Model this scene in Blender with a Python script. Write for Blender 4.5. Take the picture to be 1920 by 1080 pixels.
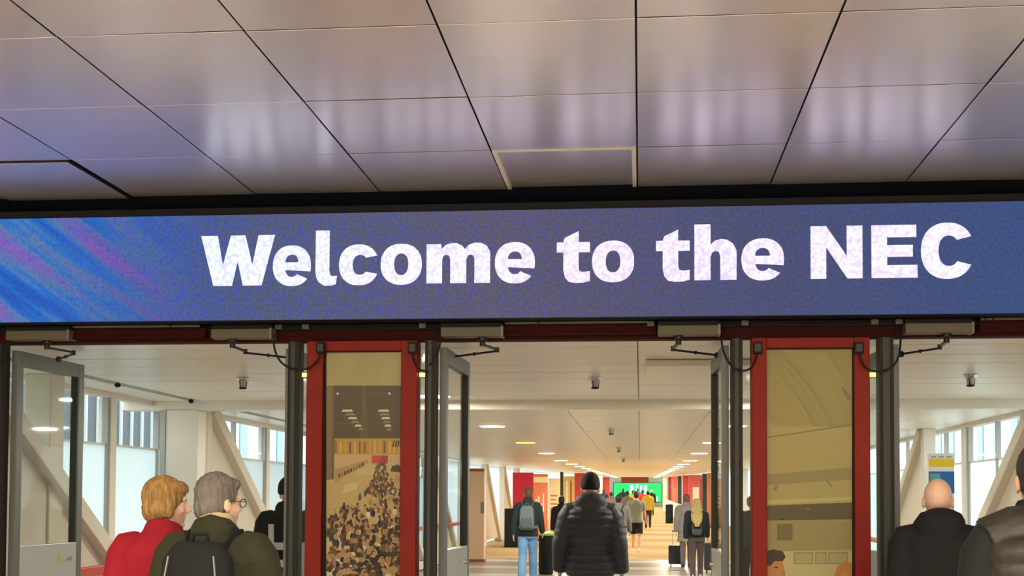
import bpy, bmesh, math, random
import numpy as np
from mathutils import Vector, Matrix

for _o in list(bpy.data.objects):
    bpy.data.objects.remove(_o)
S = bpy.context.scene
COL = S.collection
random.seed(7)

# ------------------------------------------------------------------ camera
F, CX, CY, EYE = 2400.0, 960.0, 838.2, 1.62
YAW, PITCH, ROLL = 0.1001, 0.0408, 0.00505
_fw = Vector((-math.sin(YAW) * math.cos(PITCH), math.cos(YAW) * math.cos(PITCH), math.sin(PITCH)))
_rt = Vector((math.cos(YAW), math.sin(YAW), 0))
_up = _rt.cross(_fw)
RT = _rt * math.cos(ROLL) + _up * math.sin(ROLL)
UP = _up * math.cos(ROLL) - _rt * math.sin(ROLL)
cd = bpy.data.cameras.new('camera')
cam = bpy.data.objects.new('camera', cd)
COL.objects.link(cam)
cd.sensor_width = 36.0
cd.lens = F / 1920 * 36.0
cd.shift_y = (CY - 540) / 1920
cd.clip_end = 800
cam.matrix_world = Matrix(((RT.x, UP.x, -_fw.x, 0), (RT.y, UP.y, -_fw.y, 0), (RT.z, UP.z, -_fw.z, EYE), (0, 0, 0, 1)))
S.camera = cam


def P(px, py, y=None, x=None, z=None):
    """photo pixel -> point on the plane y=, x= or z= of the place"""
    r = RT * ((px - CX) / F) - UP * ((py - CY) / F) + _fw
    t = y / r.y if y is not None else (x / r.x if x is not None else (z - EYE) / r.z)
    return Vector((r.x * t, r.y * t, EYE + r.z * t))


# ------------------------------------------------------------------ world and exposure
w = bpy.data.worlds.new('overcast')
S.world = w
w.use_nodes = True
bg = w.node_tree.nodes['Background']
bg.inputs[0].default_value = (0.90, 0.96, 1.0, 1)
bg.inputs[1].default_value = 3.5
S.view_settings.view_transform = 'Standard'
S.view_settings.look = 'None'
S.view_settings.exposure = 0.0
S.view_settings.gamma = 1.0
S.view_settings.use_curve_mapping = False
HALL_W = 78       # watts of one hall ceiling lamp
CORR_W = 92       # watts of one corridor downlight

# ------------------------------------------------------------------ materials
MATS = {}


def mat(name, col, rough=0.5, metal=0.0, bump=0.0, bscale=40.0, var=0.0, vscale=6.0, spec=0.5, stretch=None, sheen=0.0):
    if name in MATS:
        return MATS[name]
    m = bpy.data.materials.new(name)
    MATS[name] = m
    m.use_nodes = True
    nt = m.node_tree
    b = nt.nodes['Principled BSDF']
    b.inputs['Base Color'].default_value = (*col, 1)
    b.inputs['Roughness'].default_value = rough
    b.inputs['Metallic'].default_value = metal
    b.inputs['Specular IOR Level'].default_value = spec
    if sheen:
        b.inputs['Sheen Weight'].default_value = sheen
    tc = nt.nodes.new('ShaderNodeTexCoord')
    src = tc.outputs['Object']
    if stretch:
        mp = nt.nodes.new('ShaderNodeMapping')
        mp.inputs['Scale'].default_value = stretch
        nt.links.new(src, mp.inputs[0])
        src = mp.outputs[0]
    if var:
        n = nt.nodes.new('ShaderNodeTexNoise')
        n.inputs['Scale'].default_value = vscale
        n.inputs['Detail'].default_value = 4
        nt.links.new(src, n.inputs['Vector'])
        r = nt.nodes.new('ShaderNodeValToRGB')
        r.color_ramp.elements[0].position = 0.3
        r.color_ramp.elements[1].position = 0.7
        r.color_ramp.elements[0].color = (*[max(0, c * (1 - var)) for c in col], 1)
        r.color_ramp.elements[1].color = (*[min(1, c * (1 + var)) for c in col], 1)
        nt.links.new(n.outputs['Fac'], r.inputs[0])
        nt.links.new(r.outputs[0], b.inputs['Base Color'])
    if bump:
        n = nt.nodes.new('ShaderNodeTexNoise')
        n.inputs['Scale'].default_value = bscale
        n.inputs['Detail'].default_value = 3
        nt.links.new(src, n.inputs['Vector'])
        bp = nt.nodes.new('ShaderNodeBump')
        bp.inputs['Strength'].default_value = bump
        bp.inputs['Distance'].default_value = 0.02
        nt.links.new(n.outputs['Fac'], bp.inputs['Height'])
        nt.links.new(bp.outputs[0], b.inputs['Normal'])
    return m


def emit(name, col, strength):
    m = bpy.data.materials.new(name)
    MATS[name] = m
    m.use_nodes = True
    b = m.node_tree.nodes['Principled BSDF']
    b.inputs['Base Color'].default_value = (*col, 1)
    b.inputs['Emission Color'].default_value = (*col, 1)
    b.inputs['Emission Strength'].default_value = strength
    return m


def glass_mat(name, tint, refl=0.04):
    m = bpy.data.materials.new(name)
    MATS[name] = m
    m.use_nodes = True
    nt = m.node_tree
    nt.nodes.remove(nt.nodes['Principled BSDF'])
    tr = nt.nodes.new('ShaderNodeBsdfTransparent')
    tr.inputs[0].default_value = (*tint, 1)
    gl = nt.nodes.new('ShaderNodeBsdfGlossy')
    gl.inputs['Roughness'].default_value = 0.03
    lw = nt.nodes.new('ShaderNodeLayerWeight')
    lw.inputs[0].default_value = 0.5
    pw = nt.nodes.new('ShaderNodeMath'); pw.operation = 'POWER'; pw.inputs[1].default_value = 5.0
    nt.links.new(lw.outputs['Facing'], pw.inputs[0])
    fr = nt.nodes.new('ShaderNodeMath'); fr.operation = 'MULTIPLY_ADD'; fr.inputs[1].default_value = 0.4; fr.inputs[2].default_value = refl
    nt.links.new(pw.outputs[0], fr.inputs[0])
    mx = nt.nodes.new('ShaderNodeMixShader')
    nt.links.new(fr.outputs[0], mx.inputs[0])
    nt.links.new(tr.outputs[0], mx.inputs[1])
    nt.links.new(gl.outputs[0], mx.inputs[2])
    nt.links.new(mx.outputs[0], nt.nodes['Material Output'].inputs[0])
    return m


def frosted_mat(name, col):
    m = bpy.data.materials.new(name)
    MATS[name] = m
    m.use_nodes = True
    nt = m.node_tree
    nt.nodes.remove(nt.nodes['Principled BSDF'])
    tl = nt.nodes.new('ShaderNodeBsdfTranslucent')
    tl.inputs[0].default_value = (*col, 1)
    df = nt.nodes.new('ShaderNodeBsdfDiffuse')
    df.inputs[0].default_value = (*col, 1)
    mx = nt.nodes.new('ShaderNodeMixShader')
    mx.inputs[0].default_value = 0.25
    nt.links.new(tl.outputs[0], mx.inputs[1])
    nt.links.new(df.outputs[0], mx.inputs[2])
    nt.links.new(mx.outputs[0], nt.nodes['Material Output'].inputs[0])
    return m


def vcol_mat(name, rough=0.4):
    m = bpy.data.materials.new(name)
    MATS[name] = m
    m.use_nodes = True
    nt = m.node_tree
    a = nt.nodes.new('ShaderNodeVertexColor')
    a.layer_name = 'ink'
    b = nt.nodes['Principled BSDF']
    b.inputs['Roughness'].default_value = rough
    nt.links.new(a.outputs[0], b.inputs['Base Color'])
    return m


def srgb(r, g, b):
    f = lambda c: c / 12.92 if c <= 0.04045 else ((c + 0.055) / 1.055) ** 2.4
    return (f(r / 255), f(g / 255), f(b / 255))


# ------------------------------------------------------------------ mesh helpers
class MB:
    def __init__(self):
        self.v = []
        self.f = []

    def add(self, vs, fs):
        n = len(self.v)
        self.v += [tuple(p) for p in vs]
        self.f += [tuple(i + n for i in q) for q in fs]
        return self

    def box(self, x0, x1, y0, y1, z0, z1):
        vs = [(x, y, z) for x in (x0, x1) for y in (y0, y1) for z in (z0, z1)]
        return self.add(vs, [(0, 1, 3, 2), (4, 6, 7, 5), (0, 4, 5, 1), (2, 3, 7, 6), (0, 2, 6, 4), (1, 5, 7, 3)])

    def bar(self, a, b, wx, wy, ref=(0, 0, 1)):
        """square bar from a to b; wx along ref-cross, wy the other way"""
        a, b = Vector(a), Vector(b)
        d = (b - a).normalized()
        s = d.cross(Vector(ref))
        if s.length < 1e-4:
            s = d.cross(Vector((1, 0, 0)))
        s.normalize()
        t = s.cross(d)
        vs = []
        for p in (a, b):
            for i, j in ((-1, -1), (1, -1), (1, 1), (-1, 1)):
                vs.append(p + s * (wx / 2 * i) + t * (wy / 2 * j))
        return self.add(vs, [(0, 3, 2, 1), (4, 5, 6, 7), (0, 1, 5, 4), (1, 2, 6, 5), (2, 3, 7, 6), (3, 0, 4, 7)])

    def tube(self, pts, rad, n=10, ref=None):
        pts = [Vector(p) for p in pts]
        if not isinstance(rad, (list, tuple)):
            rad = [rad] * len(pts)
        base = len(self.v)
        prev = None
        for i, p in enumerate(pts):
            d = (pts[min(i + 1, len(pts) - 1)] - pts[max(i - 1, 0)]).normalized()
            if prev is None:
                s = d.cross(Vector(ref) if ref else (Vector((0, 0, 1)) if abs(d.z) < 0.9 else Vector((0, 1, 0))))
            else:
                s = prev - d * prev.dot(d)
            s.normalize()
            prev = s
            t = d.cross(s)
            r = rad[i]
            ra, rb = r if isinstance(r, (list, tuple)) else (r, r)
            for k in range(n):
                a = 2 * math.pi * k / n
                self.v.append(tuple(p + s * (ra * math.cos(a)) + t * (rb * math.sin(a))))
        m = len(pts)
        for i in range(m - 1):
            for k in range(n):
                k2 = (k + 1) % n
                self.f.append((base + i * n + k, base + i * n + k2, base + (i + 1) * n + k2, base + (i + 1) * n + k))
        self.f.append(tuple(base + k for k in reversed(range(n))))
        self.f.append(tuple(base + (m - 1) * n + k for k in range(n)))
        return self

    def rings(self, rs, n=20, power=2.4, cap=True):
        """horizontal superellipse rings (z, cx, cy, rx, ry)"""
        base = len(self.v)
        for z, cx, cy, rx, ry in rs:
            for k in range(n):
                a = 2 * math.pi * k / n
                c, s = math.cos(a), math.sin(a)
                self.v.append((cx + rx * math.copysign(abs(c) ** (2 / power), c), cy + ry * math.copysign(abs(s) ** (2 / power), s), z))
        m = len(rs)
        for i in range(m - 1):
            for k in range(n):
                k2 = (k + 1) % n
                self.f.append((base + i * n + k, base + i * n + k2, base + (i + 1) * n + k2, base + (i + 1) * n + k))
        if cap:
            self.f.append(tuple(base + k for k in reversed(range(n))))
            self.f.append(tuple(base + (m - 1) * n + k for k in range(n)))
        return self

    def ball(self, c, r, n=14, m=9, rot=None):
        if not isinstance(r, (list, tuple)):
            r = (r, r, r)
        c = Vector(c)
        base = len(self.v)
        put = lambda q: self.v.append(tuple(c + (rot @ Vector(q) if rot else Vector(q))))
        put((0, 0, -r[2]))
        for i in range(1, m):
            th = math.pi * i / m - math.pi / 2
            for k in range(n):
                a = 2 * math.pi * k / n
                put((r[0] * math.cos(th) * math.cos(a), r[1] * math.cos(th) * math.sin(a), r[2] * math.sin(th)))
        put((0, 0, r[2]))
        top = len(self.v) - 1
        for k in range(n):
            k2 = (k + 1) % n
            self.f.append((base, base + 1 + k2, base + 1 + k))
            self.f.append((top, base + 1 + (m - 2) * n + k, base + 1 + (m - 2) * n + k2))
        for i in range(m - 2):
            for k in range(n):
                k2 = (k + 1) % n
                self.f.append((base + 1 + i * n + k, base + 1 + i * n + k2, base + 1 + (i + 1) * n + k2, base + 1 + (i + 1) * n + k))
        return self

    def lathe(self, prof, n=20, c=(0, 0, 0)):
        return self.rings([(z + c[2], c[0], c[1], r, r) for r, z in prof], n, 2.0)

    def xform(self, M):
        self.v = [tuple(M @ Vector(p)) for p in self.v]
        return self

    def mesh(self, name, smooth=False):
        me = bpy.data.meshes.new(name)
        me.from_pydata(self.v, [], self.f)
        me.validate()
        if smooth:
            me.polygons.foreach_set('use_smooth', [True] * len(me.polygons))
        return me

    def obj(self, name, m, parent=None, smooth=False, bevel=0.0):
        o = bpy.data.objects.new(name, self.mesh(name, smooth))
        COL.objects.link(o)
        if m:
            o.data.materials.append(m)
        if parent:
            o.parent = parent
        if bevel:
            bv = o.modifiers.new('bevel', 'BEVEL')
            bv.width = bevel
            bv.segments = 2
            bv.limit_method = 'ANGLE'
        return o

    def blob(self, name, m, parent=None, voxel=0.012, it=4, bump=None):
        """voxel-merge everything collected here into one continuous smooth surface"""
        t = bpy.data.objects.new('tmp', self.mesh('tmp'))
        COL.objects.link(t)
        r = t.modifiers.new('r', 'REMESH')
        r.mode = 'VOXEL'
        r.voxel_size = voxel
        r.use_smooth_shade = True
        if it:
            s = t.modifiers.new('s', 'SMOOTH')
            s.factor = 0.5
            s.iterations = it
        dg = bpy.context.evaluated_depsgraph_get()
        dg.update()
        me = bpy.data.meshes.new_from_object(t.evaluated_get(dg))
        old = t.data
        bpy.data.objects.remove(t)
        bpy.data.meshes.remove(old)
        if bump:
            n = len(me.vertices)
            co = np.empty(n * 3)
            me.vertices.foreach_get('co', co)
            no = np.empty(n * 3)
            me.vertices.foreach_get('normal', no)
            co = co.reshape(-1, 3)
            co += no.reshape(-1, 3) * bump(co)[:, None]
            me.vertices.foreach_set('co', co.ravel())
            me.update()
        me.name = name
        o = bpy.data.objects.new(name, me)
        COL.objects.link(o)
        me.materials.clear()
        me.materials.append(m)
        if parent:
            o.parent = parent
        return o


def empty(name, loc=(0, 0, 0), rz=0.0):
    o = bpy.data.objects.new(name, None)
    COL.objects.link(o)
    o.location = loc
    o.rotation_euler = (0, 0, rz)
    o.empty_display_size = 0.1
    return o


def tag(o, label=None, cat=None, group=None, kind=None):
    for k, v in (('label', label), ('category', cat), ('group', group), ('kind', kind)):
        if v:
            o[k] = v
    return o


def struct(o, label, cat):
    return tag(o, label, cat, None, 'structure')


def share(name, me, parent, loc=(0, 0, 0)):
    o = bpy.data.objects.new(name, me)
    COL.objects.link(o)
    o.parent = parent
    o.location = loc
    return o


# ------------------------------------------------------------------ levels of the place
ZH = 3.57                    # hall ceiling
ZK = 2.67                    # corridor ceiling
YW = 8.1                     # door wall
RAMP0, SLOPE, YEND = 35.0, 0.012, 131.0
XL, XR = -5.34, 4.42         # corridor glazing lines


def fz(y):
    return max(0.0, (y - RAMP0) * SLOPE)


# ------------------------------------------------------------------ material palette
m_panel = mat('hall_panel', srgb(244, 240, 244), 0.27, 0.68, 0.01, 3.0, 0.04, 1.2, 0.5)
m_panel.node_tree.nodes['Principled BSDF'].inputs['IOR'].default_value = 1.8
_pn = m_panel.node_tree
_pb = _pn.nodes['Principled BSDF']
_pb.inputs['Anisotropic'].default_value = 0.5
_tg = _pn.nodes.new('ShaderNodeTangent'); _tg.direction_type = 'UV_MAP'; _tg.uv_map = 'grain'
_pn.links.new(_tg.outputs[0], _pb.inputs['Tangent'])
m_gap = mat('panel_gap', (0.02, 0.018, 0.017), 0.7)
m_black = mat('black_metal', (0.007, 0.008, 0.010), 0.55, spec=.25)
m_band = mat('dark_bulkhead', (0.003, 0.005, 0.009), 0.8, spec=.1)
m_hdr = mat('dark_red_header', srgb(54, 5, 3), 0.75, var=0.1, spec=.2)
m_red = mat('red_frame', srgb(130, 22, 1), 0.55, var=0.06, vscale=3, spec=.3)
m_beige = mat('operator_beige', srgb(92, 88, 66), 0.5)
m_post = mat('dark_post', srgb(38, 36, 28), 0.6, spec=.3)
m_alu = mat('grey_aluminium', srgb(112, 116, 114), 0.45, 0.3)
m_dkgreen = mat('dark_gasket', srgb(46, 52, 46), 0.5)
m_kick = mat('pale_kick_panel', srgb(205, 212, 210), 0.3, 0.1)
m_white = mat('white_paint', srgb(236, 230, 218), 0.45, var=0.02)
m_steel = mat('cream_steel', srgb(226, 218, 202), 0.45, var=0.02)
m_cwhite = mat('white_ceiling', srgb(236, 228, 212), 0.32, var=0.02, vscale=2)
m_mull = mat('grey_mullion', srgb(176, 178, 174), 0.4, 0.3)
m_glass = glass_mat('clear_glass', (0.97, 0.99, 0.98), 0.02)
m_frost = frosted_mat('frosted_film', (0.86, 0.93, 0.92))
m_rail = mat('red_handrail', srgb(205, 40, 34), 0.35)
m_chrome = mat('chrome', (0.6, 0.6, 0.6), 0.25, 1.0)
m_carpet = mat('tan_carpet', srgb(186, 156, 108), 0.95, bump=0.2, bscale=200, var=0.06, vscale=1.5)
m_hfloor = mat('hall_floor', srgb(206, 197, 186), 0.5, var=0.08)
m_hwall = mat('hall_wall', srgb(170, 158, 142), 0.7, var=0.04)
m_lamp = emit('lamp_white', (1.0, 0.93, 0.80), 5.0)
m_lampy = emit('lamp_yellow', (1.0, 0.85, 0.06), 2.5)

# corridor floor: pale grey vinyl with broad darker mats across it
m_vinyl = mat('grey_vinyl', srgb(160, 154, 142), 0.35)
nt = m_vinyl.node_tree
tc = nt.nodes.new('ShaderNodeTexCoord')
sx = nt.nodes.new('ShaderNodeSeparateXYZ')
nt.links.new(tc.outputs['Object'], sx.inputs[0])
ml = nt.nodes.new('ShaderNodeMath'); ml.operation = 'MULTIPLY'; ml.inputs[1].default_value = 1.9
nt.links.new(sx.outputs['Y'], ml.inputs[0])
sn = nt.nodes.new('ShaderNodeMath'); sn.operation = 'SINE'
nt.links.new(ml.outputs[0], sn.inputs[0])
rp = nt.nodes.new('ShaderNodeValToRGB')
rp.color_ramp.elements[0].position = 0.35
rp.color_ramp.elements[1].position = 0.6
rp.color_ramp.elements[0].color = (*srgb(124, 118, 108), 1)
rp.color_ramp.elements[1].color = (*srgb(176, 170, 160), 1)
nt.links.new(sn.outputs[0], rp.inputs[0])
nt.links.new(rp.outputs[0], nt.nodes['Principled BSDF'].inputs['Base Color'])

# ------------------------------------------------------------------ hall shell
HX0, HX1, HY0 = -9.0, 8.0, -7.0
struct(MB().box(HX0, HX1, HY0, YW + 0.05, -0.1, 0).obj('floor', m_hfloor), 'brown grey floor of the entrance hall before the doors', 'floor')
hc = struct(MB().box(HX0, HX1, HY0, YW + 0.2, ZH + 0.02, ZH + 0.12).obj('ceiling', m_gap), 'glossy taupe panelled ceiling of the entrance hall', 'ceiling')
struct(MB().box(HX0 - .1, HX0, HY0, YW, 0, ZH).obj('wall_left', m_hwall), 'plain side wall of the entrance hall', 'wall')
struct(MB().box(HX1, HX1 + .1, HY0, YW, 0, ZH).obj('wall_right', m_hwall), 'plain far side wall of the entrance hall', 'wall')
struct(MB().box(HX0, HX1, HY0 - .1, HY0, 0, ZH).obj('wall_back', m_hwall), 'plain rear wall of the entrance hall', 'wall')
CW, RW = 0.815, 0.955


def panel_mesh(w_, d_, h_, m, bev, name):
    b = MB().box(-w_ / 2, w_ / 2, -d_ / 2, d_ / 2, 0, h_)
    me = b.mesh(name)
    bm = bmesh.new(); bm.from_mesh(me)
    ed = [e for e in bm.edges if all(v.co.z < 1e-6 for v in e.verts)]
    bmesh.ops.bevel(bm, geom=ed, offset=bev, segments=1, affect='EDGES')
    bm.to_mesh(me); bm.free()
    uv = me.uv_layers.new(name='grain')
    for lp in me.loops:
        c_ = me.vertices[lp.vertex_index].co
        uv.data[lp.index].uv = (c_.y, -c_.x)
    me.materials.append(m)
    return me


pm = panel_mesh(CW - 0.009, RW - 0.010, 0.02, m_panel, 0.0012, 'ceiling_panel')
pm.materials.append(m_gap)       # dark edge seal, added to keep lit panel sides out of the joints
for _p in pm.polygons:
    if abs(_p.normal.z) < .5:
        _p.material_index = 1
# hall lamps take the place of some panels behind the viewer
lamp_cells = {(c, r) for c in (-7, -4, -1, 2, 5) for r in (2, 5, 8)}
for r in range(0, 15):
    for c in range(-11, 10):
        x = -0.02 + (c + .5) * CW
        y = 8.0 - (r + .5) * RW
        if (c, r - 4) in lamp_cells or x < HX0 + .4 or x > HX1 - .4:
            continue
        o = share('ceiling_panel', pm, hc, (x, y, ZH))
        o.rotation_euler = (random.uniform(-.003, .003), random.uniform(-.003, .003), 0)
        if (c, r) == (-1, 0):      # the hatch that sits up in its frame
            o.location.z = ZH + 0.012
        if (c, r) == (-5, 0):      # the tile that hangs a little low
            o.location.z = ZH - 0.012
            o.location.x -= 0.02
# pale frame round the hatch
hf = MB()
hx0, hx1 = -0.02 - CW, -0.02
hf.box(hx0 + .004, hx0 + .028, 7.06, 7.93, ZH - .004, ZH + .01).box(hx1 - .03, hx1 - .006, 7.06, 7.93, ZH - .004, ZH + .01).box(hx0 + .028, hx1 - .03, 7.06, 7.075, ZH - .004, ZH + .01)
hf.obj('hatch_frame', m_white, hc)

for k, (c, r) in enumerate(sorted(lamp_cells)):
    x = -0.02 + (c + .5) * CW
    y = 8.0 - (r + 4 + .5) * RW
    t = tag(empty('ceiling_light', (x, y, ZH)), 'square warm panel lamp set flush in the hall ceiling', 'lamp', 'hall ceiling lamps')
    MB().box(-.39, .39, -.46, .46, -.004, .015).obj('lamp_frame', m_white, t)
    MB().box(-.35, .35, -.42, .42, -.008, -.004).obj('diffuser', m_lamp, t)
    ld = bpy.data.lights.new('hall_lamp', 'AREA'); ld.shape = 'RECTANGLE'; ld.size = .68; ld.size_y = .82
    ld.energy = HALL_W; ld.color = (1.0, 0.88, 0.70)
    lo = bpy.data.objects.new('hall_lamp', ld); COL.objects.link(lo); lo.parent = t; lo.location = (0, 0, -.02)

# door wall: bulkhead over the doors and solid wall either side
XA0, XA1 = -4.26, 3.62       # ends of the run of doors
wf = struct(MB().box(HX0, HX1, YW - .16, YW + .05, 2.74, ZH + .02).obj('wall_front', m_band), 'dark bulkhead behind and above the screen', 'wall')
MB().box(HX0, XA0, YW - .06, YW + .06, 0, 2.74).obj('side_infill', m_hwall, wf)
MB().box(XA1, HX1, YW - .06, YW + .06, 0, 2.74).obj('side_infill', m_hwall, wf)

# ------------------------------------------------------------------ LED screen
YS = 7.80
SX0, SX1, SZ0, SZ1 = -5.3, 3.6, 2.737, 3.405
m_led = bpy.data.materials.new('led_screen'); m_led.use_nodes = True
nt = m_led.node_tree; N = nt.nodes; L = nt.links
pb = N['Principled BSDF']
pb.inputs['Base Color'].default_value = (.004, .004, .006, 1); pb.inputs['Roughness'].default_value = .7; pb.inputs['Specular IOR Level'].default_value = .1


def nd(t, **kw):
    n = N.new(t)
    for k, v in kw.items():
        setattr(n, k, v)
    return n


tc = nd('ShaderNodeTexCoord'); sep = nd('ShaderNodeSeparateXYZ'); L.new(tc.outputs['Object'], sep.inputs[0])
mr = nd('ShaderNodeMapRange'); mr.inputs[1].default_value = -4.15; mr.inputs[2].default_value = 2.3
L.new(sep.outputs['X'], mr.inputs[0])
base = nd('ShaderNodeValToRGB'); cr = base.color_ramp
cr.elements[0].position = 0.0; cr.elements[0].color = (*srgb(48, 100, 190), 1)
cr.elements[1].position = 1.0; cr.elements[1].color = (*srgb(60, 82, 130), 1)
for p, c in ((.12, srgb(60, 92, 165)), (.28, srgb(84, 94, 128)), (.5, srgb(94, 91, 116)), (.75, srgb(78, 82, 116))):
    e = cr.elements.new(p); e.color = (*c, 1)
L.new(mr.outputs[0], base.inputs[0])
# slanting light rays at the start of the picture
mp = nd('ShaderNodeMapping'); mp.inputs['Rotation'].default_value = (0, math.radians(-36), 0)
L.new(tc.outputs['Object'], mp.inputs[0])
ms = nd('ShaderNodeMapping'); ms.inputs['Scale'].default_value = (.35, 1, 4.2); L.new(mp.outputs[0], ms.inputs[0])
wv = nd('ShaderNodeTexNoise'); wv.inputs['Scale'].default_value = 2.1; wv.inputs['Detail'].default_value = 2.5; wv.inputs['Roughness'].default_value = .6
L.new(ms.outputs[0], wv.inputs['Vector'])
wr_ = nd('ShaderNodeMapRange'); wr_.inputs[1].default_value = .33; wr_.inputs[2].default_value = .67; L.new(wv.outputs['Fac'], wr_.inputs[0])
rr = nd('ShaderNodeValToRGB'); cr = rr.color_ramp
cr.elements[0].position = 0.0; cr.elements[0].color = (*srgb(34, 92, 190), 1)
cr.elements[1].position = 1.0; cr.elements[1].color = (*srgb(160, 90, 185), 1)
for p, c in ((.3, srgb(40, 120, 205)), (.55, srgb(96, 130, 170)), (.78, srgb(120, 105, 185))):
    e = cr.elements.new(p); e.color = (*c, 1)
L.new(wr_.outputs[0], rr.inputs[0])
fd = nd('ShaderNodeMapRange'); fd.inputs[1].default_value = .03; fd.inputs[2].default_value = .22; fd.inputs[3].default_value = .9; fd.inputs[4].default_value = 0
L.new(mr.outputs[0], fd.inputs[0])
mx1 = nd('ShaderNodeMix', data_type='RGBA'); L.new(fd.outputs[0], mx1.inputs[0]); L.new(base.outputs[0], mx1.inputs[6]); L.new(rr.outputs[0], mx1.inputs[7])
# scattered blue and violet diodes
vo = nd('ShaderNodeTexVoronoi'); vo.inputs['Scale'].default_value = 19
mp2 = nd('ShaderNodeMapping'); mp2.inputs['Scale'].default_value = (1.25, 1, 1); L.new(tc.outputs['Object'], mp2.inputs[0]); L.new(mp2.outputs[0], vo.inputs['Vector'])
vr = nd('ShaderNodeMapRange'); vr.inputs[1].default_value = .12; vr.inputs[2].default_value = .5; vr.inputs[3].default_value = .8; vr.inputs[4].default_value = 0
L.new(vo.outputs['Distance'], vr.inputs[0])
fe = nd('ShaderNodeValToRGB'); cr = fe.color_ramp
cr.elements[0].position = .02; cr.elements[0].color = (.35, .35, .35, 1); cr.elements[1].position = .85; cr.elements[1].color = (.12, .12, .12, 1)
e = cr.elements.new(.2); e.color = (.55, .55, .55, 1); e = cr.elements.new(.6); e.color = (.22, .22, .22, 1)
L.new(mr.outputs[0], fe.inputs[0])
mu = nd('ShaderNodeMath', operation='MULTIPLY'); L.new(vr.outputs[0], mu.inputs[0]); L.new(fe.outputs[0], mu.inputs[1])
mx2 = nd('ShaderNodeMix', data_type='RGBA'); L.new(mu.outputs[0], mx2.inputs[0]); L.new(mx1.outputs[2], mx2.inputs[6]); mx2.inputs[7].default_value = (*srgb(62, 70, 225), 1)
no = nd('ShaderNodeTexNoise'); no.inputs['Scale'].default_value = 55; no.inputs['Detail'].default_value = 2
L.new(tc.outputs['Object'], no.inputs['Vector'])
nr = nd('ShaderNodeMapRange'); nr.inputs[1].default_value = .3; nr.inputs[2].default_value = .7; nr.inputs[3].default_value = .84; nr.inputs[4].default_value = 1.16
L.new(no.outputs['Fac'], nr.inputs[0])
sc = nd('ShaderNodeVectorMath', operation='SCALE'); L.new(mx2.outputs[2], sc.inputs[0]); L.new(nr.outputs[0], sc.inputs['Scale'])
L.new(sc.outputs[0], pb.inputs['Emission Color']); pb.inputs['Emission Strength'].default_value = .95

m_let = bpy.data.materials.new('led_white'); m_let.use_nodes = True
nt2 = m_let.node_tree; N = nt2.nodes; L = nt2.links
pb = N['Principled BSDF']; pb.inputs['Base Color'].default_value = (.1, .1, .1, 1)
tc = nd('ShaderNodeTexCoord'); vo = nd('ShaderNodeTexVoronoi'); vo.inputs['Scale'].default_value = 48
L.new(tc.outputs['Object'], vo.inputs['Vector'])
r1 = nd('ShaderNodeValToRGB'); cr = r1.color_ramp
cr.elements[0].position = .1; cr.elements[0].color = (*srgb(236, 232, 246), 1)
cr.elements[1].position = .75; cr.elements[1].color = (*srgb(190, 186, 214), 1)
L.new(vo.outputs['Distance'], r1.inputs[0])
sep = nd('ShaderNodeSeparateXYZ'); L.new(tc.outputs['Object'], sep.inputs[0])
r2 = nd('ShaderNodeValToRGB'); cr = r2.color_ramp
cr.elements[0].position = 0; cr.elements[0].color = (.86, 1, 1, 1); cr.elements[1].position = 1; cr.elements[1].color = (1, .98, .98, 1)
e = cr.elements.new(.25); e.color = (.93, .96, 1, 1); e = cr.elements.new(.5); e.color = (.98, .88, .97, 1); e = cr.elements.new(.75); e.color = (.95, .88, .98, 1)
mr = nd('ShaderNodeMapRange'); mr.inputs[1].default_value = -2.77; mr.inputs[2].default_value = 1.97; L.new(sep.outputs['X'], mr.inputs[0]); L.new(mr.outputs[0], r2.inputs[0])
mm = nd('ShaderNodeMix', data_type='RGBA', blend_type='MULTIPLY'); mm.inputs[0].default_value = 1
L.new(r1.outputs[0], mm.inputs[6]); L.new(r2.outputs[0], mm.inputs[7])
L.new(mm.outputs[2], pb.inputs['Emission Color']); pb.inputs['Emission Strength'].default_value = 1.5

sg = tag(empty('led_screen', (0, 0, 0)), 'long blue screen with white welcome lettering above the doors', 'screen')
MB().box(SX0, SX1, YS + .004, YS + .13, SZ0 - .004, SZ1 + .004).obj('cabinet', m_black, sg)
MB().box(SX0 + .01, SX1 - .01, YS, YS + .004, SZ0, SZ1).obj('display', m_led, sg)
MB().box(SX0, SX1, YS + .02, YW - .165, SZ1 + .006, SZ1 + .05).obj('top_rail', m_black, sg)


def arc(cx, cy, rx, ry, a0, a1, n=22, pw=2.25):
    out = []
    for i in range(n + 1):
        a = math.radians(a0 + (a1 - a0) * i / n)
        c, s = math.cos(a), math.sin(a)
        out.append((cx + rx * math.copysign(abs(c) ** (2 / pw), c), cy + ry * math.copysign(abs(s) ** (2 / pw), s)))
    return out


XH = .765


def g_e():
    o = arc(.5, XH / 2, .5, XH / 2 + .02, -14, 322, 36)
    o += arc(.5, XH / 2 - .01, .185, .215, 315, 205, 12)
    return [o + [(.33, .30)], arc(.5, .45, .175, .155, 0, 180, 14)]


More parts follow.
